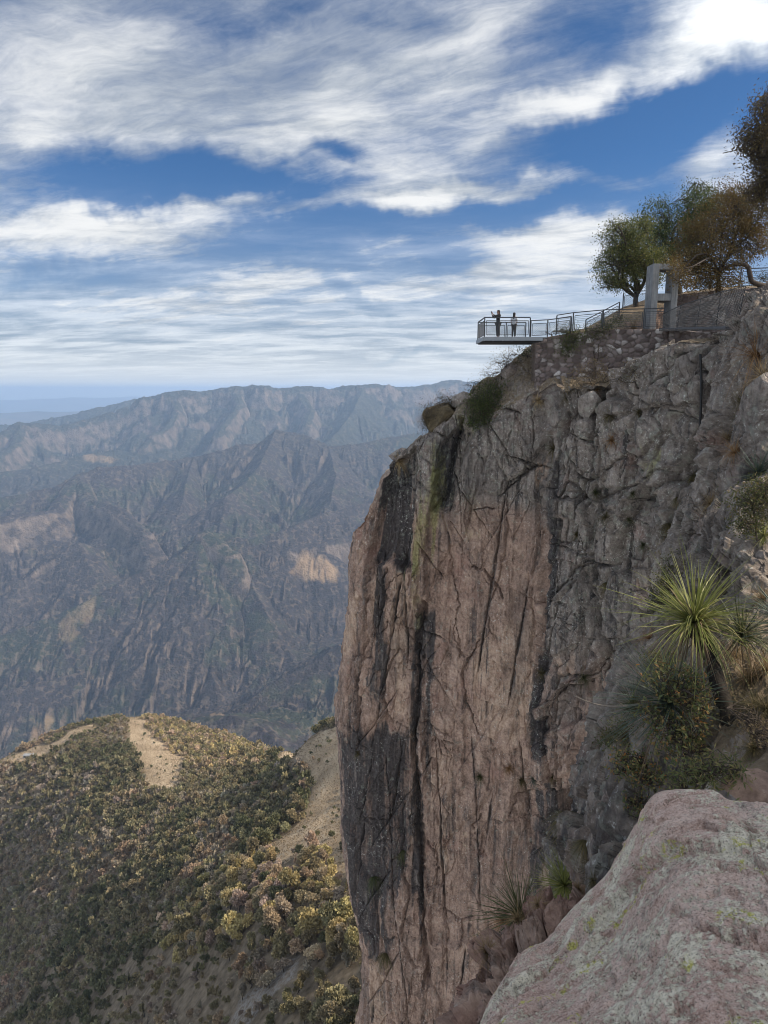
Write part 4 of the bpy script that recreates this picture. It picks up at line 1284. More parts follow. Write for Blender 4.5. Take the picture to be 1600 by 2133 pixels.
# ---------------------------------------------------------------- small mesh kit
class MB:
    def __init__(self):
        self.V, self.F, self.n = [], [], 0

    def add(self, v, f):
        v = np.asarray(v, float).reshape(-1, 3)
        self.V.append(v)
        self.F += [tuple(int(i) + self.n for i in q) for q in f]
        self.n += len(v)

    def box(self, c, s, rot=None):
        v = np.array([(x, y, z) for x in (-.5, .5) for y in (-.5, .5) for z in (-.5, .5)]) * np.array(s)
        if rot is not None: v = v @ np.array(rot).T
        self.add(v + np.array(c), [(0, 1, 3, 2), (4, 6, 7, 5), (0, 4, 5, 1), (2, 3, 7, 6), (0, 2, 6, 4), (1, 5, 7, 3)])

    def bar(self, a, b, w, h=None):
        """square bar from a to b"""
        a, b = np.asarray(a, float), np.asarray(b, float)
        h = h or w
        d = b - a; L = np.linalg.norm(d)
        if L < 1e-6: return
        d /= L
        up = np.array((0, 0, 1.0)) if abs(d[2]) < .95 else np.array((0, 1.0, 0))
        s = np.cross(d, up); s /= np.linalg.norm(s)
        t = np.cross(s, d)
        self.box((a + b) / 2, (L, w, h), np.stack([d, s, t], 1))

    def tube(self, pts, rad, n=6, cap=True):
        pts = np.asarray(pts, float)
        rad = np.broadcast_to(np.asarray(rad, float), (len(pts),))
        tg = np.gradient(pts, axis=0); tg /= np.linalg.norm(tg, axis=1, keepdims=True) + 1e-9
        ref = np.array((0.31, .17, .93))
        s = np.cross(tg, ref); s /= np.linalg.norm(s, axis=1, keepdims=True) + 1e-9
        t = np.cross(tg, s)
        a = np.linspace(0, 2 * math.pi, n, endpoint=False)
        v = pts[:, None] + rad[:, None, None] * (np.cos(a)[None, :, None] * s[:, None] + np.sin(a)[None, :, None] * t[:, None])
        k = len(pts)
        f = [(i * n + j, i * n + (j + 1) % n, (i + 1) * n + (j + 1) % n, (i + 1) * n + j) for i in range(k - 1) for j in range(n)]
        if cap: f += [tuple(range(n))[::-1], tuple((k - 1) * n + j for j in range(n))]
        self.add(v.reshape(-1, 3), f)

    def build(self, name, mat, parent=None, smooth=False, bevel=0):
        me = bpy.data.meshes.new(name)
        me.from_pydata(np.concatenate(self.V).tolist(), [], self.F)
        if smooth: me.polygons.foreach_set('use_smooth', [True] * len(me.polygons))
        if bevel:
            bm = bmesh.new(); bm.from_mesh(me)
            bmesh.ops.bevel(bm, geom=bm.edges[:], offset=bevel, segments=1, affect='EDGES')
            bm.to_mesh(me); bm.free()
        me.update()
        return link(name, me, mat, parent)


def local(o, root):
    """shift a part's world-built mesh so that its parent empty's base is its origin"""
    o.data.transform(Matrix.Translation(-Vector(root.location)))
    return o


def simple_mat(name, col, col2=None, scale=3.0, rough=.6, metal=0.0, bump=0.0, spec=.3):
    m, t = material(name)
    pos = t.n('ShaderNodeNewGeometry').outputs['Position']
    n = t.noise(pos, scale, 6, .65)
    c = t.ramp(n, [(.3, col), (.7, col2 or tuple(min(1, x * 1.5) for x in col))])
    t.surf(c, rough, t.bump(n, bump, .6) if bump else None, metal, spec)
    return m


M_STEEL = simple_mat('painted grey steel', (.026, .028, .031), (.045, .048, .052), 6, .5)
M_DECK = simple_mat('galvanised deck edge', (.15, .17, .19), (.20, .22, .24), 2, .5)
M_DARK = simple_mat('dark underside steel', (.012, .012, .013), (.03, .03, .03), 2, .8)
M_WIRE = simple_mat('wire', (.07, .073, .077), (.11, .11, .115), 5, .5)


def concrete():
    m, t = material('board marked concrete')
    pos = t.n('ShaderNodeNewGeometry').outputs['Position']
    n = t.noise(pos, 2.0, 7, .65); n2 = t.noise(t.map(pos, scale=(5, 5, .35)), 2.0, 6, .6)
    f = t.math('ADD', t.math('MULTIPLY', n, .5), t.math('MULTIPLY', n2, .5))
    c = t.ramp(f, [(.3, (.085, .088, .09)), (.5, (.17, .175, .18)), (.7, (.25, .256, .258))])
    t.surf(c, .9, t.bump(f, .05, .6), spec=.2)
    return m


M_CONC = concrete()


def cobble_mat():
    m, t = material('mortared field stones')
    pos = t.n('ShaderNodeNewGeometry').outputs['Position']
    n = t.noise(pos, 7, 6, .68); n2 = t.noise(pos, 1.1, 4, .6)
    cell = t.attr('cell'); gap = t.attr('gap')
    stone = t.ramp(t.math('ADD', cell, t.math('MULTIPLY', t.math('SUBTRACT', n, .5), .35)), [(.1, (.10, .078, .072)), (.4, (.165, .130, .122)), (.70, (.215, .18, .17)), (.88, (.30, .27, .255)), (.97, (.46, .43, .41))])
    mort = t.ramp(n, [(.3, (.085, .07, .062)), (.7, (.18, .155, .14))])
    c = t.mix(gap, mort, stone)
    c = t.mix(t.rng(n2, .56, .74, 0, .55), c, (.06, .056, .055))
    t.surf(c, .92, t.bump(n, .05, .7), spec=.2)
    return m


M_COBBLE = cobble_mat()


def cobble_wall(name, path, top, bottom, thick, label, seed, size=.42):
    """mortared stone wall along a plan path [(x, y)], heights given per path point"""
    path = np.asarray(path, float)
    L = np.r_[0, np.cumsum(np.hypot(*np.diff(path, axis=0).T))]
    ds = .055
    s = np.arange(0, L[-1] + ds, ds)
    x = np.interp(s, L, path[:, 0]); y = np.interp(s, L, path[:, 1])
    tx, ty = np.gradient(x), np.gradient(y); l = np.hypot(tx, ty); nx, ny = ty / l, -tx / l
    if (nx.mean() * -x.mean() + ny.mean() * -y.mean()) < 0: nx, ny = -nx, -ny
    zt, zb = np.interp(s, L, top), np.interp(s, L, bottom)
    nz = int((zt - zb).max() / ds) + 1
    k = np.linspace(0, 1, nz)
    Z = zb[None] + (zt - zb)[None] * k[:, None]
    S = np.repeat(s[None], nz, 0)
    a = S / size + .25 * fbm(S / .5, Z / .5, octs=2, seed=seed); b = Z / (size * .72) + .25 * fbm(S / .5 + 7, Z / .5, octs=2, seed=seed + 1)
    f1, f2, r, ox, oy = worley2(a, b, seed + 2, .8)
    e = f2 - f1
    gap = sst(e, .06, .2)
    D = .10 * np.sqrt(np.clip(1 - (f1 / .8) ** 2, 0, 1)) * gap * (.5 + r[1]) + .02 * fbm(S / .1, Z / .1, octs=3, seed=seed + 5)
    X = x[None] + nx[None] * D; Y = y[None] + ny[None] * D
    V = np.stack([X, Y, Z], -1)
    top_row = np.stack([x - nx * thick, y - ny * thick, zt], -1)[None]
    bk = np.stack([x - nx * thick, y - ny * thick, zb], -1)[None]
    V = np.concatenate([V, top_row, bk])
    cell = np.concatenate([r[0], r[0][-1:], r[0][-1:]]); gp = np.concatenate([gap, gap[-1:], gap[-1:]])
    me = np_mesh(name, V.reshape(-1, 3), grid_faces(V.shape[0], V.shape[1]), True, dict(cell=cell.ravel(), gap=gp.ravel()))
    return tag(link(name, me, M_COBBLE), label, 'stone wall')


YD0, YD1 = 44.5, 47.7
ZD = P(1008, 701.5, YD0)[2]
XD0 = P(1008, 701.5, YD0)[0]
XD1 = P(1124, 703, YD0)[0]


def mesh_panel(mb, a, b, c, d, step=.11, w=.010):
    """woven wire between a-b (bottom) and d-c (top): two families of slanting wires"""
    a, b, c, d = (np.asarray(q, float) for q in (a, b, c, d))
    W = np.linalg.norm(b - a); H = np.linalg.norm(d - a)
    nW = max(2, int(W / step))
    def at(u, v):
        return (a * (1 - u) + b * u) * (1 - v) + (d * (1 - u) + c * u) * v
    k = H / W
    for i in range(-int(nW * k) - 1, nW + 1):
        for sgn in (1, -1):
            u0 = i / nW
            u1 = u0 + k
            v0, v1 = 0.0, 1.0
            if u0 < 0: v0 = -u0 / k; u0 = 0.0
            if u1 > 1: v1 = 1 - (u1 - 1) / k; u1 = 1.0
            if v1 - v0 < .02: continue
            if sgn < 0: p, q = at(1 - u0, v0), at(1 - u1, v1)
            else: p, q = at(u0, v0), at(u1, v1)
            mb.bar(p, q, w)


def railing(root, pts, h, post_every=True, inset=.17, low=.12, steel=M_STEEL, mesh_step=.12, horiz=0, offs=None, posts=None):
    """posts at pts (ground points), two upper rails, a bottom rail and wire infill, as parts of root"""
    pts = [np.asarray(p, float) for p in pts]
    up = np.array((0, 0, 1.0))
    for i, p in enumerate(pts):
        if posts is not None and i not in posts: continue
        m = MB(); m.bar(p + up * .0, p + up * h, .065)
        local(m.build('post', steel, root), root)
    for i in range(len(pts) - 1):
        p, q = pts[i], pts[i + 1]
        m = MB(); m.bar(p + up * (h + .027), q + up * (h + .027), .07, .055)
        local(m.build('handrail', steel, root), root)
        m = MB()
        d = (q - p) / np.linalg.norm(q - p) * .10
        for z in (h - inset, low): m.bar(p + d + up * z, q - d + up * z, .035)
        for e in (p + d, q - d): m.bar(e + up * (low + .018), e + up * (h - inset - .018), .033)
        fr = local(m.build('panel_frame', steel, root), root)
        m = MB()
        if horiz:
            for z in np.linspace(low, h - inset, horiz + 2)[1:-1]: m.bar(p + d + up * z, q - d + up * z, .014)
        else:
            mesh_panel(m, p + d + up * low, q - d + up * low, q - d + up * (h - inset), p + d + up * (h - inset), mesh_step)
        w = m.build('wire_infill', M_WIRE, fr)
        local(w, root)


def build_platform():
    root = empty('viewing_platform', (XD0, YD0, ZD), 'grey steel viewing platform with railings jutting out over the cliff edge', 'viewing platform')
    m = MB(); m.box(((XD0 + XD1 + .6) / 2, (YD0 + YD1) / 2, ZD - .03), (XD1 - XD0 + .4, YD1 - YD0 - .08, .05)); local(m.build('deck', M_DECK, root), root)
    fh = .24
    for c, s in (((XD0 + XD1) / 2 + .1, YD0), (XD1 - XD0 + .2, 0)),:
        pass
    for yy in (YD0, YD1):
        m = MB(); m.box(((XD0 + XD1) / 2 + .1, yy, ZD - fh / 2), (XD1 - XD0 + .2, .06, fh)); local(m.build('edge_beam', M_DECK, root), root)
    m = MB(); m.box((XD0 - .031, (YD0 + YD1) / 2, ZD - fh / 2 - .002), (.06, YD1 - YD0 + .06, fh)); local(m.build('edge_beam', M_DECK, root), root)
    for k in range(6):
        m = MB(); xx = XD0 + .5 + k * .62
        m.box((xx, (YD0 + YD1) / 2, ZD - .17), (.08, YD1 - YD0 - .08, .2)); local(m.build('joist', M_DARK, root), root)
    m = MB(); m.box(((XD0 + XD1) / 2 + .1, (YD0 + YD1) / 2, ZD - .28), (XD1 - XD0 + .1, YD1 - YD0 - .1, .012)); local(m.build('soffit', M_DARK, root), root)
    xs = [XD0 + .04, P(1056, 701, YD0)[0] + .5, P(1104, 701, YD0)[0], P(1124, 701, YD0)[0] + .0]
    near = [(x, YD0 + .06, ZD) for x in (xs[0], xs[2])]
    far = [(x, YD1 - .06, ZD) for x in (xs[0], xs[0] + 1.9, xs[2] + .35)]
    railing(root, near, 1.16)
    railing(root, far, 1.16)
    railing(root, [near[0], far[0]], 1.16, posts=[])
    return root


def fence(label, px, h, seed=0, name='railing', horiz=0, group=None, step=.12):
    """railing whose feet stand at photo pixels (u, v, Y)"""
    pts = [P(*q) for q in px]
    root = empty(name, pts[0], label, 'railing', group)
    railing(root, pts, h, horiz=horiz, mesh_step=step)
    return root


def build_site():
    build_platform()
    fence('lower grey railing joining the viewing platform to the stone wall', [(1105, 703.5, 44.56), (1140, 701.5, 44.9), (1188, 695, 45.3)], 1.02, horiz=0)
    fence('long grey railing with horizontal wires along the walkway top of the stone wall', [(1158.5, 697, 44.9), (1193, 691.5, 45.1), (1255, 686, 45.0), (1340, 684, 44.6), (1384, 683, 44.3)], 1.17, horiz=7)
    fence('sloping stair railing climbing behind the walkway', [(1219, 700, 48.2), (1254, 682, 48.4), (1289, 663.5, 48.6)], 1.06)
    fence('short mesh railing on the bank beside the green oak trunk', [(1297, 645, 51.5), (1325, 641, 51.8), (1352, 639, 52)], 1.12)
    fence('dark railing against the sky above the upper stone wall', [(1478, 603, 49), (1541, 599.5, 49), (1606, 597, 49)], 1.22, horiz=6)
    # gate tower of the hanging bridge
    zb = P(1355, 686, 45.0)[2]; zt = P(1358, 549, 45.0)[2]
    root = empty('bridge_tower', (17.3, 45.5, zb), 'tall concrete bridge tower of two pillars and cross beams', 'bridge tower')
    xa = P(1357, 620, 45.0)[0]; w = .40; xb = P(1398.5, 620, 45.0)[0]
    for xx in (xa, xb):
        m = MB(); m.box((xx + w / 2, 45.55, (zb + zt) / 2 - .15), (w, 1.1, zt - zb + .3)); local(m.build('pillar', M_CONC, root, bevel=.015), root)
    for z0, z1 in ((549, 561), (611, 626)):
        a, b = P(1370, z0, 45.0)[2], P(1370, z1, 45.0)[2]
        m = MB(); m.box(((xa + xb + w) / 2, 45.55, (a + b) / 2 - .004), (xb - xa - w - .004, 1.06, a - b)); local(m.build('cross_beam', M_CONC, root, bevel=.012), root)
    m = MB(); m.tube([(xa + .1, 45.3, zt), (xa + .1, 45.3, zt + .32)], .02, 6); local(m.build('rod', M_STEEL, root), root)
    # hanging footbridge: deck, mesh sides, cables
    a0, b0 = P(1407, 685, 44.4), P(1556, 681.5, 34.5)
    root = empty('footbridge', a0, 'hanging footbridge with wire mesh sides running from the concrete tower to the rock', 'footbridge')
    dirv = (b0 - a0) / np.linalg.norm(b0 - a0); back = np.array((-dirv[1], dirv[0], 0)); back = back if back[1] > 0 else -back
    m = MB()
    m.bar(a0 + back * .5 - np.array((0, 0, .10)), b0 + back * .5 - np.array((0, 0, .10)), 1.0, .06)
    local(m.build('deck', simple_mat('weathered planks', (.06, .055, .05), (.14, .13, .12), 4, .85), root), root)
    for k in (0, 1):
        m = MB(); m.bar(a0 + back * k * 1.0, b0 + back * k * 1.0, .06, .10); local(m.build('edge_beam', M_WIRE, root), root)
    for k in (0, 1):
        top = [P(u, v, Y) + back * k for u, v, Y in ((1412, 655, 44.4), (1455, 636, 41), (1500, 622, 37.7), (1545, 608, 35), (1600, 595, 32.5))]
        low = [a0 * (1 - f) + b0 * f + back * k for f in (0, .32, .62, .88, 1.12)]
        m = MB(); m.tube(catmull(top, 24), .022, 5); local(m.build('cable', M_STEEL, root), root)
        m = MB()
        for i in range(4): mesh_panel(m, low[i], low[i + 1], top[i + 1], top[i], .15, .012)
        local(m.build('side_mesh', simple_mat('dark wire netting', (.045, .047, .05), (.08, .08, .085), 5, .6), root), root)
        for p, q in zip(low[1:], top[1:]):
            m = MB(); m.bar(p, q, .03); local(m.build('hanger', M_STEEL, root), root)
    # stone walls
    def plan(pts): return [P(u, 700, Y)[:2] for u, Y in pts]
    lw = [(1116, 45.6), (1140, 45.75), (1190, 45.5), (1255, 45.3), (1340, 44.9), (1395, 44.5), (1450, 42.5), (1500, 40.4), (1560, 37.5)]
    tops = [P(u, v, dict(lw)[u])[2] for u, v in ((1116, 704), (1140, 702), (1190, 694), (1255, 687), (1340, 685.5), (1395, 685), (1450, 692), (1500, 690), (1560, 688))]
    cobble_wall('stone_wall', plan(lw), tops, [t_ - 4.6 for t_ in tops], .5, 'lower retaining wall of mortared pink field stones under the walkway railing', 700)
    uw = [(1386, 47.6), (1412, 47.5), (1460, 47.2), (1510, 46.6), (1560, 46), (1640, 45.2)]
    tops = [P(u, v, dict(uw)[u])[2] for u, v in ((1386, 616), (1412, 613), (1460, 608), (1510, 604), (1560, 600), (1640, 595))]
    cobble_wall('stone_wall', plan(uw), tops, [t_ - 4.2 for t_ in tops], .6, 'upper grey stone wall behind the footbridge mesh', 720, .46)
    # made ground behind the walls: walkway and the bank under the trees
    tw = simple_mat('walkway paving', (.16, .14, .12), (.26, .23, .20), 2, .9)
    m = MB()
    z = ZD - .12
    ed = [(P(u, 700, Y)[0], Y + .25) for u, Y in ((1126, 45.8), (1190, 45.6), (1255, 45.4), (1340, 45.0), (1395, 44.6))]
    n = len(ed); v = [(x, y, z) for x, y in ed] + [(x + 1.5, 50.0, z) for x, y in ed] + [(x, y, z - 2.5) for x, y in ed] + [(x + 1.5, 50.0, z - 2.5) for x, y in ed]
    f = [(i, i + 1, n + i + 1, n + i) for i in range(n - 1)] + [(2 * n + i, 2 * n + i + 1, i + 1, i) for i in range(n - 1)] + [(0, n, 3 * n, 2 * n), (n - 1, 2 * n - 1 + 2 * n, 0, 0)][:1]
    m.add(v, f)
    structure(m.build('path', tw))
    bank = [[(1150, 690, 58), (1215, 690, 57), (1300, 640, 57), (1352, 622, 57), (1420, 611, 58), (1520, 598, 58), (1700, 588, 58)],
            [(1170, 690, 52), (1220, 684, 51.5), (1290, 650, 51.5), (1352, 632, 52.5), (1420, 614, 53), (1520, 602, 53), (1700, 592, 53)],
            [(1200, 700, 49), (1235, 686, 48.8), (1285, 660, 48.8), (1352, 640, 49.6), (1420, 617, 50.4), (1520, 606, 49.8), (1700, 596, 49)],
            [(1225, 705, 47.0), (1245, 692, 47.0), (1285, 680, 46.9), (1352, 662, 48.3), (1420, 622, 49.2), (1520, 612, 48.4), (1700, 604, 47.4)],
            [(1225, 735, 46.6), (1245, 722, 46.5), (1285, 712, 46.4), (1352, 710, 47.6), (1420, 700, 48.9), (1520, 700, 48.0), (1700, 700, 47.0)]]
    B = net_mesh(bank, 90, 200); N = normals_of(B, (0, 0, 30))
    D = .18 * fbm(B[..., 0] / .9, B[..., 1] / .9, octs=5, seed=760)
    V = B + N * D[..., None]
    x = V[..., 0]
    me = np_mesh('bank', V.reshape(-1, 3), grid_faces(*x.shape), True, dict(stain=x.ravel() * 0, moss=x.ravel() * 0, tan=x.ravel() * 0, grey=x.ravel() * 0, soil=x.ravel() * 0 + 1))
    structure(link('bank', me, rock_material('bank earth', .3)))
    # drain pipe down the cliff
    pts = [wall_point(u, v, o) for u, v, o in ((1494, 738, .9), (1492, 790, .8), (1489, 850, .75), (1486, 900, .75), (1487, 925, .8))]
    m = MB(); m.tube(catmull(pts, 20), .055, 8)
    tag(m.build('drain_pipe', simple_mat('black pipe', (.012, .012, .013), (.02, .02, .02), 5, .6), smooth=True), 'thin black pipe running down the grey rock below the footbridge', 'pipe')
    # masts and the farm buildings on the far hill
    for k, (u, h) in enumerate(((249, 9), (262, 11), (269, 12), (280, 8))):
        q = P(u, 1484, 690); q[2] = hill_z(np.array([q[0]]), np.array([q[1]]))[0]
        root = empty('mast', q, 'thin pale mast among several on the far wooded summit', 'mast', 'masts on the wooded summit')
        m = MB(); m.tube([q + (0, 0, -1), q + (0, 0, h * .7), q + (0, 0, h)], (.35, .25, .15), 6); local(m.build('pole', M_CONC, root), root)
        m = MB(); m.box(q + (0, 0, h * .93), (1.3, .25, .25)); local(m.build('crossarm', M_CONC, root), root)
    for k, (u, v, Y, w, d, h, lab) in enumerate(((57, 1537, 585, 6.5, 3.5, 2.2, 'small white farm building on the lower left shoulder of the wooded hill'), (72, 1535, 592, 3, 2.4, 2.0, 'tiny pale shed to the right of the white farm building on the far hill'))):
        q = hit_hill(u, v + 40) + (0, 0, .3)
        root = empty('farm_building', q, lab, 'building')
        wm = simple_mat('whitewash', (.30, .29, .27), (.40, .39, .36), 1, .9)
        m = MB(); m.box(q + (0, 0, h / 2 - .6), (w, d, h + 1.2)); local(m.build('wall', wm, root), root)
        m = MB(); m.box(q + (0, 0, h + .12), (w + .6, d + .6, .22)); local(m.build('roof', simple_mat('sheet roof', (.20, .21, .22), (.32, .32, .33), 1, .8), root), root)
        m = MB(); m.box(q + (-w * .2, -d / 2 - .03, .9), (1.0, .05, 1.9)); local(m.build('door', M_DARK, root), root)


build_site()
# ---------------------------------------------------------------- the two visitors
def skin_mesh(name, joints, edges, root_i, mat, parent, sub=2):
    """continuous figure grown over a jointed skeleton: joints = [(x, y, z, rx, ry)]"""
    me = bpy.data.meshes.new(name)
    me.from_pydata([j[:3] for j in joints], edges, [])
    o = bpy.data.objects.new(name, me); COL.objects.link(o)
    sk = o.modifiers.new('skin', 'SKIN'); sk.use_smooth_shade = True
    layer = me.skin_vertices[0].data if len(me.skin_vertices) else None
    if layer is None:
        bm = bmesh.new(); bm.from_mesh(me); bm.verts.layers.skin.verify(); bm.to_mesh(me); bm.free()
        layer = me.skin_vertices[0].data
    for i, j in enumerate(joints):
        layer[i].radius = (j[3], j[4] if len(j) > 4 else j[3])
        layer[i].use_root = (i == root_i)
    ss = o.modifiers.new('sub', 'SUBSURF'); ss.levels = sub; ss.render_levels = sub
    dg = bpy.context.evaluated_depsgraph_get()
    new = bpy.data.meshes.new_from_object(o.evaluated_get(dg))
    bpy.data.objects.remove(o)
    new.name = name
    new.polygons.foreach_set('use_smooth', [True] * len(new.polygons))
    new.materials.clear()
    return link(name, new, mat, parent)


def hand(J, E, wrist, d, side, curl, s=1.0):
    """palm and five fingers continuing the arm: wrist index, pointing direction d, thumb side vector"""
    d = np.array(d, float); d /= np.linalg.norm(d)
    side = np.array(side, float); side -= d * side.dot(d); side /= np.linalg.norm(side)
    pn = np.cross(d, side)
    w = np.array(J[wrist][:3])
    palm = len(J); J.append((*(w + d * .05 * s), .028 * s, .014 * s)); E.append((wrist, palm))
    kn = len(J); J.append((*(w + d * .085 * s), .030 * s, .012 * s)); E.append((palm, kn))
    for k, (off, L) in enumerate(((.032, .066), (.011, .078), (-.011, .073), (-.031, .056))):
        p0 = w + d * .098 * s + side * off * s
        prev = kn
        q = p0; ang = curl * .4
        for seg in range(3):
            idx = len(J); J.append((*q, .0085 * s, .0085 * s)); E.append((prev, idx)); prev = idx
            dd = d * math.cos(ang) + pn * math.sin(ang)
            q = q + dd * L * s * (.48, .32, .2)[seg]; ang += curl
    t0 = len(J); J.append((*(w + d * .04 * s + side * .034 * s), .012 * s, .012 * s)); E.append((palm, t0))
    t1 = len(J); J.append((*(w + d * .075 * s + side * .055 * s + pn * .012 * s), .0095 * s, .0095 * s)); E.append((t0, t1))
    t2 = len(J); J.append((*(w + d * .098 * s + side * .052 * s + pn * .022 * s), .0085 * s, .0085 * s)); E.append((t1, t2))


M_SKIN = simple_mat('skin', (.17, .095, .065), (.23, .13, .09), 12, .6)
M_HAIR = simple_mat('black hair', (.006, .005, .005), (.014, .012, .011), 30, .55)
M_BLACK = simple_mat('black cloth', (.008, .008, .009), (.016, .016, .018), 20, .9)
M_CHAR = simple_mat('charcoal trousers', (.020, .021, .023), (.034, .035, .038), 20, .9)
M_WHITE = simple_mat('pale grey shirt cloth', (.36, .37, .40), (.50, .51, .54), 14, .9)
M_SHOE = simple_mat('dark shoes', (.01, .01, .011), (.02, .02, .02), 20, .7)


def person(x, y, h, rz, pose, mats, label):
    """standing figure; local frame: faces -Y, x to its left. h = height"""
    s = h / 1.70
    root = empty('person', (x, y, ZD + .0), label, 'person', rz=rz)
    wd = 1.0 if pose == 'photo' else .88
    J, E = [], []
    def j(x_, y_, z_, rx, ry=None, par=None):
        J.append((x_ * s, y_ * s, z_ * s, rx * s, (ry or rx) * s))
        if par is not None: E.append((par, len(J) - 1))
        return len(J) - 1
    hip = j(0, 0, .93, .135 * wd, .10)
    ab = j(0, -.005, 1.06, .120 * wd, .092, hip); ch = j(0, 0, 1.24, .148 * wd, .102, ab); nb = j(0, .01, 1.40, .085 * wd, .07, ch)
    nk = j(0, .005, 1.47, .050, .050, nb); h1 = j(0, -.02, 1.55, .068, .080, nk); h2 = j(0, -.015, 1.62, .072, .088, h1); h3 = j(0, -.005, 1.675, .045, .055, h2)
    nose = j(0, -.112, 1.575, .012, .012, h1)
    chin = j(0, -.075, 1.50, .026, .022, h1)
    for e in (-1, 1): j(.082 * e, .0, 1.575, .012, .020, h1)
    legs, arms = [], []
    for e in (-1, 1):
        sp = .085 if pose == 'photo' else .062
        a = j(e * .085, 0, .86, .092 * wd, .095, hip); k = j(e * (sp + .022), -.01, .48, .060, .062, a)
        c = j(e * (sp + .03), .012, .36, .055, .058, k); an = j(e * (sp + .035), .02, .085, .036, .040, c)
        hl = j(e * (sp + .035), .035, .038, .034, .036, an); to = j(e * (sp + .055), -.13, .030, .038, .026, hl)
        legs.append((a, k, c, an, hl, to))
    for e in (-1, 1):
        sh = j(e * .185 * wd, .0, 1.385, .058, .058, nb)
        if pose == 'photo':
            # both forearms raised, phone held out in front at eye height
            el = j(e * .20, -.20, 1.24, .040, .040, sh); wr = j(e * .075, -.43, 1.45, .026, .026, el)
            arms.append((sh, el, wr))
            hand(J, E, wr, (-e * .35, -.25, .9), (0, .3, 1) if False else (-e * .6, .8, 0), .9, s)
        else:
            el = j(e * .215, .035, 1.12, .036, .036, sh)
            wr = j(e * .16, -.11, .93, .024, .024, el) if e < 0 else j(e * .20, -.06, .90, .024, .024, el)
            arms.append((sh, el, wr))
            hand(J, E, wr, (0, -.3, -.9), (-e * .2, -1, 0), .35, s)
    body = skin_mesh('body', J, E, 0, mats['skin'], root)
    # clothing: slightly fuller skins over the same joints
    def sub(name, chain_sets, grow, mat, root_i=0):
        idx, JJ, EE = {}, [], []
        for chain, gr in chain_sets:
            prev = None
            for c in chain:
                if c not in idx:
                    q = J[c]; idx[c] = len(JJ); JJ.append((*q[:3], q[3] * gr + grow, q[4] * gr + grow))
                if prev is not None: EE.append((idx[prev], idx[c]))
                prev = c
        return skin_mesh(name, JJ, EE, root_i, mat, root)
    half = []
    for (sh, el, wr) in arms:
        q, w = (np.array(J[sh]), np.array(J[el])) if pose != 'photo' else (np.array(J[el]), np.array(J[wr]))
        m_ = q * .25 + w * .75; m_[3:] = w[3:] * 1.15
        J.append(tuple(m_)); half.append(len(J) - 1)
    J.append((0, 0, .865 * s, J[hip][3] * 1.02, J[hip][4] * 1.05)); hem = len(J) - 1
    sub('shirt', [((hem, hip, ab, ch, nb), 1.06)] + [((nb, sh, el, hf) if pose == 'photo' else (nb, sh, hf), 1.08) for (sh, el, wr), hf in zip(arms, half)], .022 * s, mats['top'])
    sub('trousers', [((hip, a, k, c, an), 1.10) for (a, k, c, an, hl, to) in legs], (.018 if pose == 'photo' else .010) * s, mats['legs'])
    for (a, k, c, an, hl, to) in legs:
        skin_mesh('shoe', [(*J[an][:2], J[an][2] - .01 * s, .040 * s, .044 * s), (*J[hl][:3], .042 * s, .042 * s), (*J[to][:3], .044 * s, .033 * s)], [(0, 1), (1, 2)], 1, mats['shoe'], root)
    q = np.array(J[h2][:3])
    back = [(*(q + np.array((0, .008, .100)) * s), .075 * s, .085 * s), (*(q + (0, .014, .040) * np.array(s)), .098 * s, .112 * s), (*(q + np.array((0, .045, -.03)) * s), .098 * s, .088 * s), (*(q + np.array((0, .062, -.12)) * s), .088 * s, .062 * s)]
    if pose != 'photo': back += [(*(q + np.array((0, .095, -.22)) * s), .082 * s, .045 * s), (*(q + np.array((0, .115, -.34)) * s), .055 * s, .03 * s)]
    else: back += [(*(q + np.array((0, .07, -.17)) * s), .06 * s, .04 * s)]
    skin_mesh('hair', back, [(i, i + 1) for i in range(len(back) - 1)], 0, mats['hair'], root)
    return root, s


pa = P(1037, 702, 45.2)
r1, s1 = person(pa[0], 45.2, 1.70, math.radians(-72), 'photo', dict(skin=M_SKIN, top=M_BLACK, legs=M_CHAR, shoe=M_SHOE, hair=M_HAIR),
                'person in black standing at the platform railing with both hands raised taking a photo')
m = MB()
loc = Matrix.Rotation(math.radians(-72), 4, 'Z') @ Vector((0, -.50 * s1, 1.575 * s1))
m.box((0, 0, 0), (.150, .009, .075))
ph = m.build('phone', M_DARK, bevel=.003)
ph.location = Vector((pa[0], 45.2, ZD)) + loc
ph.rotation_euler = (0, 0, math.radians(-72))
tag(ph, 'small dark phone held up in the hands of the person in black', 'phone')
pb = P(1070, 702, 45.5)
person(pb[0], 45.5, 1.58, math.radians(150), 'stand', dict(skin=M_SKIN, top=M_WHITE, legs=M_BLACK, shoe=M_SHOE, hair=M_HAIR),
       'person with long dark hair in a pale top and dark trousers standing on the platform')
# ---------------------------------------------------------------- plants
from mathutils.bvhtree import BVHTree
bpy.context.view_layer.update()
_dg = bpy.context.evaluated_depsgraph_get()
_bvh = {}


def hit(u, v, names=('cliff', 'rock_slope', 'rock_ledge', 'boulder', 'bank', 'stone_wall')):
    """nearest built surface seen at photo pixel (u, v): point, normal"""
    d = Vector(pdir(u, v)).normalized()
    best = None
    for n in names:
        if n not in _bvh: _bvh[n] = BVHTree.FromObject(bpy.data.objects[n], _dg)
        p, nn, i, dist = _bvh[n].ray_cast(Vector((0, 0, 0)), d)
        if p is not None and (best is None or dist < best[2]):
            if nn.dot(d) > 0: nn = -nn
            best = (np.array(p), np.array(nn), dist)
    return best


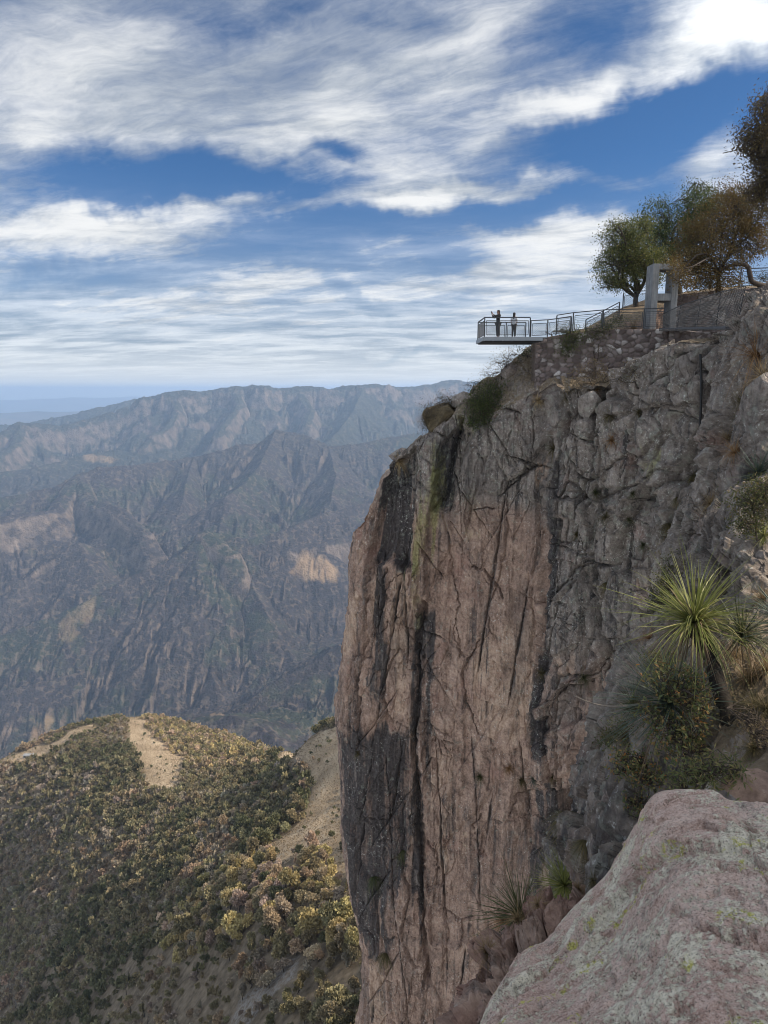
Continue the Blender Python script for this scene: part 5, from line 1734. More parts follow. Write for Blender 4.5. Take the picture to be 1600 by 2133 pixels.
def leaf_mat(name, cols, trans=.4, rough=.6, scale=.0):
    m, t = material(name)
    geo = t.n('ShaderNodeNewGeometry')
    c = t.ramp(geo.outputs['Random Per Island'], [(i / max(1, len(cols) - 1), c) for i, c in enumerate(cols)])
    n = t.noise(geo.outputs['Position'], .9, 3, .5)
    c = t.mix(t.rng(n, .35, .7, 0, .45), c, cols[0])
    t.surf(c, rough, spec=.25, trans=trans)
    return m


M_BARK = simple_mat('grey brown bark', (.028, .022, .018), (.085, .068, .055), 9, .95, bump=.02)
M_BARK_PALE = simple_mat('pale twig bark', (.10, .085, .07), (.20, .175, .15), 9, .95)
M_STEM = simple_mat('dark charred stem', (.010, .009, .008), (.04, .032, .026), 18, .95, bump=.02)


def leaves_np(P0, size, R, elong=2.0, up=.25, outward=None):
    """one small bent diamond leaf at each point"""
    n = len(P0)
    d = R.normal(size=(n, 3))
    if outward is not None: d = d * .8 + outward * 1.0
    d[:, 2] += up * 0
    d /= np.linalg.norm(d, axis=1, keepdims=True) + 1e-9
    o = R.normal(size=(n, 3)); s = np.cross(d, o); s /= np.linalg.norm(s, axis=1, keepdims=True) + 1e-9
    nn = np.cross(d, s)
    L = size * R.uniform(.6, 1.35, n)[:, None]; W = L / elong
    a = P0; b = P0 + d * L * .5 + s * W * .5 + nn * W * .15; c = P0 + d * L; e = P0 + d * L * .5 - s * W * .5 + nn * W * .15
    V = np.stack([a, b, c, e], 1).reshape(-1, 3)
    F = np.arange(n * 4).reshape(-1, 4)
    return V, F


def branch_path(a, b, R, wob=.12, n=6, sag=0.0):
    a, b = np.asarray(a, float), np.asarray(b, float)
    t = np.linspace(0, 1, n)[:, None]
    L = np.linalg.norm(b - a)
    p = a + (b - a) * t
    off = R.normal(size=3) * wob * L; off2 = R.normal(size=3) * wob * .6 * L
    p = p + np.sin(t * math.pi) * off + np.sin(t * 2 * math.pi) * off2
    p[:, 2] += np.sin(t[:, 0] * math.pi) * sag * L
    return p


def tree(name, label, base, blobs, fork, leafmat, nleaf, lsize, seed, r0=.16, group=None, cat='tree', per=26, clump=.33, bark=None, elong=2.0, bare=0.0, hollow=.35, extra=None, tip_r=.008):
    """trunk and limbs reaching into crown lobes; blobs = [(centre, (rx, ry, rz))]; leaves sit in clumps on the twig ends"""
    R = np.random.default_rng(seed)
    bark = bark or M_BARK
    root = empty(name, base, label, cat, group)
    m = MB()
    fork = np.asarray(fork, float)
    base = np.asarray(base, float)
    tr = branch_path(base - (0, 0, .25), fork, R, .05, 7)
    m.tube(tr, np.linspace(r0 * 1.25, r0 * .8, 7), 8)
    vols = np.array([r[0] * r[1] * r[2] for c, r in blobs]) ** .75; vols /= vols.sum()
    pts = []
    for (c, r), w in zip(blobs, vols):
        c = np.asarray(c, float)
        st = tr[-1 - R.integers(0, 2)]
        limb = branch_path(st, c, R, .10, 9, .05)
        m.tube(limb, np.linspace(r0 * .55, r0 * .20, 9), 6)
        nt = max(5, int(nleaf * w / per))
        mids = []
        for k in range(max(3, nt // 7)):
            q = c + R.normal(size=3) * np.array(r) * .42
            s = limb[R.integers(4, 9)]
            pth = branch_path(s, q, R, .12, 5)
            m.tube(pth, np.linspace(r0 * .22, r0 * .10, 5), 5, cap=False)
            mids.append(pth)
        for k in range(nt):
            d = R.normal(size=3); d /= np.linalg.norm(d)
            rad = (R.uniform(hollow, 1.0) ** .6) * R.uniform(.82, 1.10)
            q = c + d * np.array(r) * rad
            pth = mids[R.integers(len(mids))]
            s = pth[R.integers(2, 5)]
            tw = branch_path(s, q, R, .12, 4)
            m.tube(tw, np.linspace(r0 * .09 + tip_r, tip_r, 4), 4, cap=False)
            if R.random() >= bare:
                pts.append(q + R.normal(size=(per, 3)) * clump * np.array((1, 1, .8)))
    if extra:
        for pth, rr in extra: m.tube(catmull(pth, 14), np.interp(np.linspace(0, 1, 14), np.linspace(0, 1, len(rr)), rr), 7)
    local(m.build('trunk', bark, root, smooth=True), root)
    if pts:
        V, Fq = leaves_np(np.concatenate(pts), lsize, R, elong)
        me = np_mesh('crown', V, Fq, False)
        o = link('crown', me, leafmat, root)
        local(o, root)
    return root


def pxblob(u, v, Y, ru, rv, depth=None):
    c = P(u, v, Y)
    k = np.linalg.norm(c) / F_PX
    return (c, (ru * k, (depth or (ru + rv) / 2 * 1.0) * k, rv * k))


M_OAK = leaf_mat('oak green leaves', [(0.042, 0.057, 0.019), (0.085, 0.106, 0.034), (0.142, 0.152, 0.049), (0.247, 0.218, 0.067)])
M_OAK_D = leaf_mat('dark oak leaves', [(0.027, 0.046, 0.017), (0.053, 0.080, 0.027), (0.095, 0.122, 0.038), (0.162, 0.167, 0.057)])
M_RUSSET = leaf_mat('russet oak leaves', [(.075, .050, .020), (.12, .078, .028), (.17, .105, .036), (.115, .105, .036), (.20, .14, .05)])
M_BROWN = leaf_mat('brown leaves', [(.055, .042, .022), (.095, .070, .034), (.14, .10, .048), (.10, .095, .036)])
M_BUSH = leaf_mat('deep green bush', [(0.021, 0.036, 0.012), (0.045, 0.068, 0.018), (0.083, 0.105, 0.024), (0.128, 0.132, 0.036)])
M_DRYBUSH = leaf_mat('dry bush leaves', [(0.078, 0.055, 0.034), (0.143, 0.107, 0.062), (0.195, 0.156, 0.091), (0.091, 0.088, 0.042)])
M_OLIVE = leaf_mat('olive shrub leaves', [(0.039, 0.049, 0.018), (0.072, 0.083, 0.029), (0.117, 0.120, 0.046), (0.182, 0.130, 0.052)])


def site_trees():
    Y = 52.0
    tree('oak_tree', 'green oak with an open rounded crown standing left of the concrete bridge tower', P(1327, 642, Y),
         [pxblob(1275, 560, Y, 32, 34), pxblob(1292, 503, Y, 36, 40), pxblob(1330, 492, Y, 34, 32), pxblob(1335, 545, Y, 40, 36), pxblob(1262, 588, Y, 20, 18), pxblob(1300, 588, Y, 34, 16), pxblob(1365, 560, Y, 24, 36), pxblob(1310, 530, Y, 40, 40), pxblob(1255, 545, Y, 14, 14), pxblob(1285, 470, Y, 16, 14), pxblob(1340, 470, Y, 14, 14)],
         P(1327, 612, Y), M_OAK, 27000, .115, 41, .20, clump=.31, per=100)
    Y = 55.0
    tree('oak_tree', 'tall dark green oak behind the top of the concrete bridge tower', P(1412, 622, Y),
         [pxblob(1375, 455, Y, 36, 34), pxblob(1405, 498, Y, 44, 40), pxblob(1446, 425, Y, 40, 36), pxblob(1360, 510, Y, 34, 40), pxblob(1350, 555, Y, 24, 26), pxblob(1420, 545, Y, 40, 34), pxblob(1480, 415, Y, 30, 30), pxblob(1455, 470, Y, 40, 40)],
         P(1408, 560, Y), M_OAK_D, 33000, .12, 42, .2, clump=.34, per=105)
    Y = 46.8
    c = [P(1600, 597, 46.5), P(1568, 588, 46.4), P(1562, 570, 46.3), P(1556, 553, 46.3), P(1530, 551, 46.4), P(1500, 561, 46.6), P(1470, 556, 46.8), P(1440, 560, 46.8)]
    tree('oak_tree', 'russet leaved oak spreading over the upper stone wall right of the tower', P(1498, 606, Y),
         [pxblob(1432, 545, Y, 40, 30), pxblob(1470, 500, Y, 48, 46), pxblob(1520, 455, Y, 50, 46), pxblob(1560, 505, Y, 40, 40), pxblob(1452, 578, Y, 44, 22), pxblob(1530, 405, Y, 36, 28), pxblob(1500, 540, Y, 50, 30), pxblob(1406, 560, 44.3, 22, 20), pxblob(1425, 580, 44.6, 22, 16), pxblob(1580, 440, Y, 40, 50), pxblob(1500, 590, Y, 40, 14)],
         P(1497, 570, Y), M_RUSSET, 44000, .11, 43, .14, clump=.32, per=100, extra=[(c, [.17, .16, .15, .14, .12, .10, .07, .04])])
    Y = 30.0
    tree('oak_tree', 'brown leaved tree leaning in from the right edge above the others', P(1690, 640, Y),
         [pxblob(1568, 290, Y, 38, 34), pxblob(1600, 232, Y, 32, 40), pxblob(1605, 330, Y, 44, 44), pxblob(1570, 395, Y, 26, 24), pxblob(1612, 400, Y, 36, 50), pxblob(1650, 300, Y, 50, 80)],
         P(1680, 420, Y), M_BROWN, 14000, .12, 44, .16, clump=.19, per=14, elong=3.2)
    bushes = [
        ('green leafy shrub at the foot of the railing on top of the stone wall', (1186, 735, 44.3), [(1186, 712, 44.3, 28, 24), (1200, 700, 44.3, 24, 18), (1178, 735, 44.3, 20, 14)], M_BUSH, 2600, .10, 0.0),
        ('thin brown leafed shrub hanging down the middle of the stone wall', (1240, 775, 44.0), [(1238, 705, 44.2, 38, 26), (1240, 740, 44.0, 30, 26), (1250, 690, 44.4, 36, 14)], M_DRYBUSH, 1900, .09, .35),
        ('dark shrub below the brown shrub on the rock ledge', (1236, 812, 43.0), [(1232, 775, 43.2, 34, 22), (1210, 800, 43.0, 34, 16), (1256, 790, 43.0, 26, 16)], M_DRYBUSH, 1700, .10, .3),
        ('deep green bush clinging to the cliff edge below the viewing platform', (1008, 885, 46.6), [(1002, 830, 46.8, 32, 30), (1000, 862, 46.5, 32, 30), (1028, 812, 47.0, 28, 24), (1022, 850, 46.6, 34, 26), (990, 880, 46.4, 18, 16)], M_BUSH, 6500, .11, 0.0),
        ('pale dry shrub against the sky beneath the viewing platform', (1045, 790, 48.5), [(1042, 762, 48.6, 34, 20), (1062, 748, 48.6, 24, 20), (1018, 780, 48.5, 22, 18), (1075, 738, 48.0, 16, 16)], M_DRYBUSH, 2000, .09, .30),
        ('low mound of dense brown scrub on the cliff edge left of the pale grey rock', (912, 885, 47.9), [(900, 866, 47.9, 30, 30), (928, 843, 48.0, 28, 24), (918, 870, 47.7, 36, 26), (946, 836, 48.2, 16, 12), (886, 884, 47.8, 16, 18)], 'S', 6500, .085, 0.0),
        ('bare twiggy shrub at the skyline between brown boulder and green bush', (985, 815, 48.6), [(975, 800, 48.6, 18, 14), (995, 795, 48.6, 16, 12)], M_DRYBUSH, 240, .06, .7),
        ('dark shrub in the shadow directly under the viewing platform', (1102, 745, 46.2), [(1092, 735, 46.4, 16, 14), (1108, 728, 46.6, 16, 8), (1080, 760, 46.6, 16, 12)], M_BUSH, 900, .10, .1),
        ('low dark shrub on the bank beside the stair railing', (1270, 690, 46.9), [(1262, 678, 47, 22, 9), (1285, 664, 47.3, 20, 9), (1240, 690, 46.8, 22, 10)], M_BUSH, 1500, .09, .1),
        ('bare bush behind the mesh of the lower railing', (1150, 700, 47.4), [(1135, 690, 47.4, 16, 10), (1158, 690, 47.4, 14, 10)], M_DRYBUSH, 160, .06, .7),
        ('yellow green shrub behind the railing by the stairs', (1180, 697, 47.2), [(1180, 688, 47.2, 18, 8)], M_OLIVE, 500, .08, .1),
        ('light green shrub behind the upper wall at the right edge', (1585, 600, 48), [(1590, 578, 48, 20, 14), (1570, 590, 48, 16, 9), (1540, 594, 48, 16, 7)], M_OLIVE, 1100, .09, .1),
        ('brown dry shrub on the slope under the lower stone wall', (1330, 800, 41), [(1320, 775, 41, 34, 12), (1290, 790, 41.5, 28, 12)], M_DRYBUSH, 900, .09, .35),
        ('dark olive bush on the bulge at the right edge below the grey boulders', (1580, 1100, 13.2), [(1570, 1050, 13.4, 40, 36), (1595, 1020, 13.4, 30, 34), (1560, 1090, 13.3, 32, 22)], M_OLIVE, 4200, .055, .15),
        ('tall yellowish bush behind the big sotol', (1400, 1250, 17.5), [(1385, 1225, 17.8, 22, 32), (1400, 1180, 18, 16, 20), (1375, 1260, 17.6, 22, 18)], M_OLIVE, 2200, .06, .2),
        ('broad leaved shrub with bright orange leaves in front of the leaning sotol trunk', (1436, 1600, 7.3), [(1400, 1400, 7.6, 55, 34), (1440, 1440, 7.5, 60, 50), (1390, 1510, 7.5, 60, 34), (1448, 1500, 7.3, 30, 40), (1430, 1565, 7.2, 60, 28), (1350, 1480, 7.6, 26, 30)], None, 2400, .062, .15),
        ('olive shrub on the terrace edge between the grey green sotol and the overhang', (1310, 1540, 11), [(1300, 1520, 11.2, 30, 18), (1335, 1530, 10.8, 30, 20), (1280, 1545, 11.3, 20, 14)], M_OLIVE, 1500, .05, .2),
        ('small olive shrub under the leaves of the big sotol', (1375, 1395, 11.5), [(1365, 1372, 11.6, 26, 18), (1395, 1380, 11.2, 26, 16)], M_OLIVE, 1000, .05, .2),
        ('grey brown twiggy bush right of the leaning trunk', (1560, 1530, 7.4), [(1560, 1500, 7.4, 40, 26), (1590, 1530, 7.0, 30, 24)], M_DRYBUSH, 900, .04, .55),
        ('low twiggy shrub spreading left above the top of the big boulder', (1375, 1640, 7.5), [(1320, 1580, 7.8, 46, 24), (1290, 1600, 7.9, 34, 20), (1350, 1620, 7.5, 40, 22), (1330, 1680, 7.6, 26, 20), (1285, 1560, 8, 26, 16)], None, 1900, .05, .25),
        ('narrow leaved green shrub growing right behind the crest of the boulder', (1450, 1660, 5.6), [(1450, 1615, 5.7, 44, 26), (1500, 1600, 5.6, 44, 26), (1410, 1630, 5.7, 30, 18)], 'N', 1500, .055, .15),
        ('grey twiggy shrub beneath the bearded grass on the right', (1262, 1800, 10), [(1258, 1765, 10.2, 22, 30), (1245, 1795, 10, 18, 18)], M_DRYBUSH, 420, .05, .6),
    ]
    mix = leaf_mat('oak shrub leaves', [(.070, .092, .042), (.115, .14, .055), (.16, .175, .068), (.23, .21, .085), (.28, .22, .09), (.45, .18, .055)])
    scr = leaf_mat('brown scrub', [(.045, .034, .018), (.080, .060, .030), (.125, .095, .048), (.17, .135, .075)])
    nar = leaf_mat('narrow shrub leaves', [(.075, .096, .038), (.13, .145, .055), (.20, .20, .078), (.32, .24, .11)])
    for i, (lab, b, bl, mat, n, ls, bare) in enumerate(bushes):
        mat = mix if mat is None else (nar if mat == 'N' else (scr if mat == 'S' else mat))
        base = P(*b)
        h = hit(b[0], b[1]) if mat is not nar else None
        if h is not None and abs(h[2] - np.linalg.norm(base)) < 6: 
            dlt = h[0] - base
            if np.linalg.norm(dlt) > .12 * np.linalg.norm(base): dlt = np.zeros(3)
        else: dlt = np.zeros(3)
        blobs = [pxblob(*q) for q in bl]
        top = np.mean([c for c, r in blobs], axis=0)
        tree('shrub', lab, base + dlt, [(c + dlt, r) for c, r in blobs], base + dlt + (top - base) * .35, mat, n, ls, 60 + i, max(.018, .0011 * np.linalg.norm(base)) if np.linalg.norm(base) > 12 else .020, cat='shrub', per=10 if np.linalg.norm(base) < 12 else 26, clump=(.0042 if np.linalg.norm(base) < 12 else .0058) * np.linalg.norm(base) + .02, bare=bare, elong=2.4 if mat is not nar else 4.5, tip_r=.0022 + .00010 * np.linalg.norm(base))


site_trees()


# ---- rosettes and grasses
def blades(n, length, width, R, up=(0, 0, 1), spread=1.0, droop=.25, seg=5, jit=.2, low=-.3, cup=.0):
    """long narrow leaves from one heart: directions over a dome about `up`"""
    up = np.asarray(up, float); up /= np.linalg.norm(up)
    a = np.cross(up, (0.3, .9, .1)); a /= np.linalg.norm(a); b = np.cross(up, a)
    ct = R.uniform(0, 1, n) ** 1.0
    cz = 1 - ct * (1 - low) * spread
    cz = np.clip(cz, -1, 1)
    th = np.arccos(cz); ph = R.uniform(0, 2 * math.pi, n)
    d = np.cos(th)[:, None] * up + np.sin(th)[:, None] * (np.cos(ph)[:, None] * a + np.sin(ph)[:, None] * b)
    L = length * R.uniform(1 - jit * 1.6, 1 + jit, n)
    t = np.linspace(0, 1, seg + 1)
    dr = droop * np.minimum(R.exponential(1.0, n) + .12, 3.6)
    side = np.cross(d, R.normal(size=(n, 3)) * .35 + np.array((0, 0, 1.0))); side /= np.linalg.norm(side, axis=1, keepdims=True) + 1e-9
    wob = R.normal(size=(n, 3)) * .10
    c = d[:, None] * (L[:, None] * t)[..., None] + wob[:, None] * (L[:, None] * t ** 2)[..., None]
    hor = np.sqrt(np.clip(1 - d[:, 2] ** 2, 0, 1))
    c[..., 2] -= (dr * L * (.35 + hor))[:, None] * t ** 2.2
    w = width * np.interp(t, [0, .15, .6, 1], [1.0, .9, .62, .05])
    Lf = c + side[:, None] * (w[None, :, None] * .5); Rt = c - side[:, None] * (w[None, :, None] * .5)
    V = np.stack([Lf, Rt], 2)                                  # n, seg+1, 2, 3
    i = np.arange(n * (seg + 1) * 2).reshape(n, seg + 1, 2)
    F = np.stack([i[:, :-1, 0], i[:, :-1, 1], i[:, 1:, 1], i[:, 1:, 0]], -1).reshape(-1, 4)
    return V.reshape(-1, 3), F


M_SOTOL = leaf_mat('sotol green', [(.115, .135, .036), (.17, .19, .05), (.24, .25, .075), (.34, .31, .13)], .3, .5)
M_SOTOL_B = leaf_mat('sotol grey green', [(.045, .066, .050), (.075, .10, .078), (.11, .14, .11), (.17, .18, .12)], .2, .5)
M_SOTOL_D = leaf_mat('sotol dark green', [(.030, .040, .016), (.055, .068, .026), (.09, .098, .04), (.15, .13, .07)], .2, .5)
M_DRY = leaf_mat('dry grass', [(.13, .085, .042), (.22, .15, .075), (.32, .235, .12), (.40, .31, .18)], .25, .8)
M_DRYO = leaf_mat('rusty dry grass', [(.13, .065, .028), (.23, .12, .05), (.31, .18, .08), (.38, .27, .15)], .25, .8)
M_TUFT = leaf_mat('tuft grass', [(.060, .050, .024), (.095, .085, .036), (.14, .115, .055), (.20, .155, .085)], .2, .8)
M_DEADLEAF = leaf_mat('dead leaf skirt', [(.08, .055, .035), (.16, .11, .07), (.26, .19, .12), (.38, .28, .19)], .2, .8)


def rosette(name, label, cat, p, n, length, width, mat, seed, up=(0, 0, 1), skirt=0, trunk=None, group=None, **kw):
    R = np.random.default_rng(seed)
    p = np.asarray(p, float)
    base = p if trunk is None else np.asarray(trunk[0], float)
    if skirt == 0 and trunk is None:
        V, F = blades(n, length, width, R, up, **kw)
        o = link(name, np_mesh(name, V, F, True), mat)
        o.location = p
        return tag(o, label, cat, group)
    root = empty(name, base, label, cat, group)
    V, F = blades(n, length, width, R, up, **kw)
    local(link('leaves', np_mesh('leaves', V + p, F, True), mat, root), root)
    if skirt:
        V, F = blades(skirt, length * .75, width, R, up, spread=1.0, droop=.9, low=-.75)
        V = V[:, :]
        local(link('dead_leaves', np_mesh('dead_leaves', V + p - np.array((0, 0, .05)), F, True), M_DEADLEAF, root), root)
    if trunk is not None:
        m = MB(); k = catmull(trunk, 22)
        rr = np.interp(np.linspace(0, 1, 22), [0, .5, 1], [.085, .10, .115]) * (1 + .12 * R.normal(size=22))
        m.tube(k, rr, 12); local(m.build('trunk', M_STEM, root, smooth=True), root)
        q, F2 = [], []
        cnt = 0
        for j in range(10, 22):
            V, F = blades(9, .17, .035, R, (0, 0, -1), droop=.1, spread=.55, low=.0)
            keep = V + k[j] + R.normal(size=3) * .03
            q.append(keep); F2.append(F + cnt); cnt += len(V)
        local(link('leaf_bases', np_mesh('leaf_bases', np.concatenate(q), np.concatenate(F2), True), M_DEADLEAF, root), root)
    return root


def site_rosettes():
    # the big sotol on its leaning trunk and its neighbours
    p = P(1446, 1296, 8.9)
    tr = [P(1560, 1590, 7.6), P(1530, 1520, 7.9), P(1500, 1440, 8.3), P(1480, 1370, 8.7), p - np.array((0, 0, .05))]
    rosette('sotol', 'big yellow green sotol rosette on a leaning black trunk above the boulder', 'sotol', p, 360, 1.06, .020, M_SOTOL, 81, (-.05, -.15, 1), skirt=110, trunk=tr, droop=.24, low=-.02, seg=7, jit=.32)
    p = P(1545, 1325, 8.6)
    rosette('sotol', 'second darker sotol half hidden on the right of the big one', 'sotol', p, 170, .70, .016, M_SOTOL_D, 82, (.15, 0, 1), skirt=50, droop=.3, low=0.0, seg=6)
    p = P(1640, 1300, 7.8)
    rosette('sotol', 'blue green sotol reaching in from the right edge of the photo', 'sotol', p, 230, .62, .017, M_SOTOL_B, 83, (-.1, 0, 1), skirt=30, droop=.08, low=-.3)
    p = P(1396, 1462, 8.4)
    rosette('sotol', 'grey green sotol with straight spiky leaves left of the trunk and behind the shrub', 'sotol', p, 330, .95, .017, M_SOTOL_B, 84, (-.35, -.1, .8), skirt=60, droop=.05, low=-.35)
    for lab, u, v, L, n, w, mat, seed, up, low, droop in [
        ('small dark green sotol on the ledge left of the grey green one', 1322, 1472, .62, 150, .013, M_SOTOL_D, 85, (-.6, -.3, .8), -.1, .12),
        ('spiky pale green sotol on the ledge just left of the boulder', 1178, 1842, 1.0, 330, .018, M_SOTOL, 86, (-.1, -.3, 1), -.35, .06),
        ('dark green sotol leaning left on the red outcrop above the drop', 1086, 1915, .75, 130, .015, M_SOTOL_D, 87, (-.5, -.2, .8), 0.0, .12),
        ('blue grey sotol on the rock at the right edge below the dry grass', 1578, 985, .85, 190, .022, M_SOTOL_B, 88, (-.3, -.3, .9), -.3, .06),
        ('small bright green sotol at the right edge under the olive bush', 1592, 1118, .42, 120, .016, M_SOTOL, 89, (-.4, -.3, .8), -.2, .06),
        ('star shaped grey green sotol in the dark gap low on the wall', 1112, 1622, .75, 110, .022, M_SOTOL_B, 90, (-.1, -1, .4), 0.0, .12),
    ]:
        h = hit(u, v)
        rosette('sotol', lab, 'sotol', h[0] + h[1] * .04, n, L, w, mat, seed, up, droop=droop, low=low)
    # tufts on the wall, each where the photograph has it
    T = [  # u, v, size px, material, hanging?, label
        (1268, 865, 24, M_TUFT, 0, 'spiky olive tuft near the top of the black crack below the stone wall'), (1274, 918, 22, M_DRYO, 0, 'round rusty grass cushion on the grey rock under the spiky olive tuft'),
        (1152, 935, 20, M_TUFT, 0, 'spiky tuft high in the dark corner right of the pink slab'), (1240, 1028, 16, M_SOTOL_D, 0, 'small dark green tuft in the middle of the black crack'),
        (1412, 1035, 20, M_TUFT, 1, 'dark hanging tuft on the grey wall under the moss stain'), (1445, 990, 28, M_TUFT, 1, 'olive grass fringe hanging from a ledge left of the blue grey sotol'),
        (1318, 1027, 14, M_SOTOL_D, 0, 'tiny green tuft on the ledge between the black crack and the hanging tuft'), (1262, 1078, 18, M_TUFT, 0, 'olive tuft on the left of the long broken ledge'), (1308, 1082, 17, M_SOTOL_D, 0, 'green tuft on the right of the long broken ledge'),
        (1200, 1112, 14, M_TUFT, 0, 'small brown tuft left of the black crack under the long ledge'), (1340, 1135, 15, M_SOTOL_D, 0, 'small green tuft right of the black crack below the long ledge'), (1262, 1212, 20, M_TUFT, 1, 'olive tuft at the bottom bend of the black crack'),
        (1215, 1410, 18, M_SOTOL_D, 0, 'dark green tuft on the diagonal ledge in the lower right wall'), (1128, 1402, 16, M_TUFT, 0, 'pale tuft beside the dark corner at mid height'), (1000, 1618, 15, M_SOTOL_D, 0, 'green tuft low on the brown wall left of the star shaped sotol'),
        (1085, 1625, 18, M_TUFT, 0, 'brown tuft next to the star shaped sotol'), (1060, 1600, 14, M_DRYO, 0, 'rusty tuft above and left of the star shaped sotol'), (1150, 1618, 13, M_TUFT, 0, 'dark tuft right of the star shaped sotol'),
        (838, 1770, 20, M_SOTOL_D, 1, 'green tuft on the dark lower prow'), (778, 1825, 18, M_SOTOL_D, 1, 'yellow green tuft lower down and left on the dark prow'), (805, 1985, 20, M_TUFT, 1, 'dark tuft near the foot of the prow'), (745, 1568, 12, M_TUFT, 0, 'small tuft at the left edge of the prow'),
        (1390, 1090, 26, M_TUFT, 1, 'shaggy brown grass along the overhang right of the black crack'), (1330, 860, 14, M_TUFT, 0, 'small brown tuft under the brown dry shrub'), (800, 985, 26, M_DRY, 0, 'straw coloured grass on the sloping top of the prow'), (830, 960, 26, M_DRY, 0, 'second straw grass tuft higher on the top of the prow'), (760, 1000, 14, M_TUFT, 0, 'small green tuft at the left lip of the prow'),
        (1180, 830, 20, M_TUFT, 0, 'brown tuft on the slope between the platform and the stone wall'), (1120, 835, 20, M_DRY, 0, 'dry tuft on the slope below the viewing platform'), (1240, 812, 18, M_DRYO, 0, 'rusty tuft at the foot of the stone wall'),
        (1200, 1690, 52, M_TUFT, 1, 'long beard of dark grass hanging under the overhang left of the boulder'), (1222, 1750, 30, M_TUFT, 1, 'lower beard of grass under the same overhang'),
    ]
    for i, (u, v, sz, mat, hang, lab) in enumerate(T):
        h = hit(u, v)
        if h is None: continue
        L = sz * h[2] / F_PX * 1.15
        R = 100 + i
        upv = np.array((0, 0, -1.0)) * .75 + h[1] * .7 if hang else np.array((0, 0, .7)) + h[1] * .7
        rosette('grass_tuft', lab, 'grass tuft', h[0] + h[1] * .03, 150 if sz < 40 else 420, L, L * .028, mat, R, upv, droop=.5 if hang else .28, low=.15 if hang else -.1, spread=1.0)
    G = [  # taller dry grasses on the near ground
        (1575, 745, 60, M_DRYO, 'big rusty dry grass clump on the bulge under the footbridge'), (1590, 790, 46, M_DRY, 'straw grass below the big rusty clump at the right edge'), (1530, 945, 36, M_DRYO, 'tangled brown grass in the gully beside the grey boulders'), (1515, 915, 30, M_DRY, 'pale grass above the tangled brown grass in the gully'),
        (1480, 1050, 34, M_DRY, 'feathery straw grass on the slanted rocks'), (1545, 840, 34, M_TUFT, 'dark grass between the two bulges on the right'), (1590, 1250, 40, M_DRY, 'straw grass below the olive bush at the right edge'), (1350, 1330, 30, M_DRYO, 'reddish dry grass on the ledge left of the big sotol'),
        (1560, 1420, 62, M_DRY, 'broad mound of pale dry grass right of the leaning trunk'), (1600, 1400, 62, M_DRY, 'pale dry grass at the right edge behind the trunk'), (1575, 1480, 52, M_TUFT, 'grey brown grass under the pale mound'), (1530, 1370, 46, M_DRY, 'straw grass between the two green sotols'), (1600, 1480, 50, M_TUFT, 'dark tangled grass at the right edge above the flat rock'),
        (1270, 1545, 34, M_TUFT, 'sparse grey grass on the edge above the overhang'), (1300, 1540, 34, M_TUFT, 'sparse brown grass left of the spreading shrub'), (1050, 1920, 38, M_DRYO, 'orange dry grass on the red outcrop'), (1078, 1918, 32, M_DRY, 'pale grass behind the dark leaning sotol'), (1015, 1985, 34, M_DRY, 'straw grass at the left end of the red outcrop'), (1120, 1885, 30, M_DRY, 'thin pale grass between the dark sotol and the spiky one'), (1235, 1835, 24, M_TUFT, 'brown grass beside the spiky pale sotol'), (1205, 1852, 22, M_DRY, 'short straw grass at the foot of the spiky pale sotol'),
        (1320, 683, 24, M_DRY, 'straw grass clump behind the railing on top of the stone wall'), (1570, 1560, 40, M_TUFT, 'brown grass above the flat rock right of the trunk'),
    ]
    for i, (u, v, sz, mat, lab) in enumerate(G):
        h = hit(u, v)
        if h is None: continue
        L = sz * h[2] / F_PX * 1.2
        rosette('grass_clump', lab, 'grass', h[0], 300 if sz > 30 else 180, L, max(.0035, L * .012), mat, 200 + i, np.array((0, 0, 1.0)) + h[1] * .35, droop=.45, low=.1, spread=1.0, jit=.35, seg=6)


site_rosettes()


# ---- loose rocks that stand out as pieces of their own
def rock(name, label, c, r, seed, grey=.3, moss=0.0, cut=1.0, tan=0.0, stain=0.0, mat=None):
    n1, n2 = 130, 220
    th = np.linspace(.02, math.pi - .02, n1)[:, None]; ph = np.linspace(0, 2 * math.pi, n2)[None]
    d = np.stack([np.sin(th) * np.cos(ph), np.sin(th) * np.sin(ph), np.cos(th) * np.ones_like(ph)], -1)
    k = 1 + 0 * d[..., 0]
    R = np.random.default_rng(seed)
    for q_ in range(34):                                       # split faces
        nrm = R.normal(size=3); nrm /= np.linalg.norm(nrm)
        lim = R.uniform(.52, .90) if q_ < 12 else R.uniform(.74, .95)
        dn = d @ nrm
        k = np.where(dn > .05, np.minimum(k, lim / np.maximum(dn, .05)), k)
    x, y, z = d[..., 0] * 3 + seed, d[..., 1] * 3, d[..., 2] * 3
    k = k * (1 + .05 * fbm(x, y, z, octs=7, gain=.6, seed=seed) * cut)
    V = d * k[..., None] * np.array(r) + np.array(c)
    sz = V[..., 0].size
    me = np_mesh(name, V.reshape(-1, 3), grid_faces(n1, n2), True, dict(stain=np.full(sz, stain), moss=np.full(sz, moss), tan=np.full(sz, tan), grey=np.full(sz, grey), soil=np.zeros(sz)))
    me.set_sharp_from_angle(angle=math.radians(32))
    return tag(link(name, me, M_ROCK if mat is None else mat), label, 'rock')


M_ROCK = rock_material('loose rock', 1.0)
M_ROCK_BROWN = simple_mat('brown mossy rock', (.045, .034, .020), (.155, .12, .07), 2.6, .95, bump=.25)


def pxrock(u, v, Y, ru, rv, rd, lab, seed, **kw):
    c = P(u, v, Y); k = np.linalg.norm(c) / F_PX
    return rock('rock', lab, c, (ru * k, rd * k, rv * k), seed, **kw)


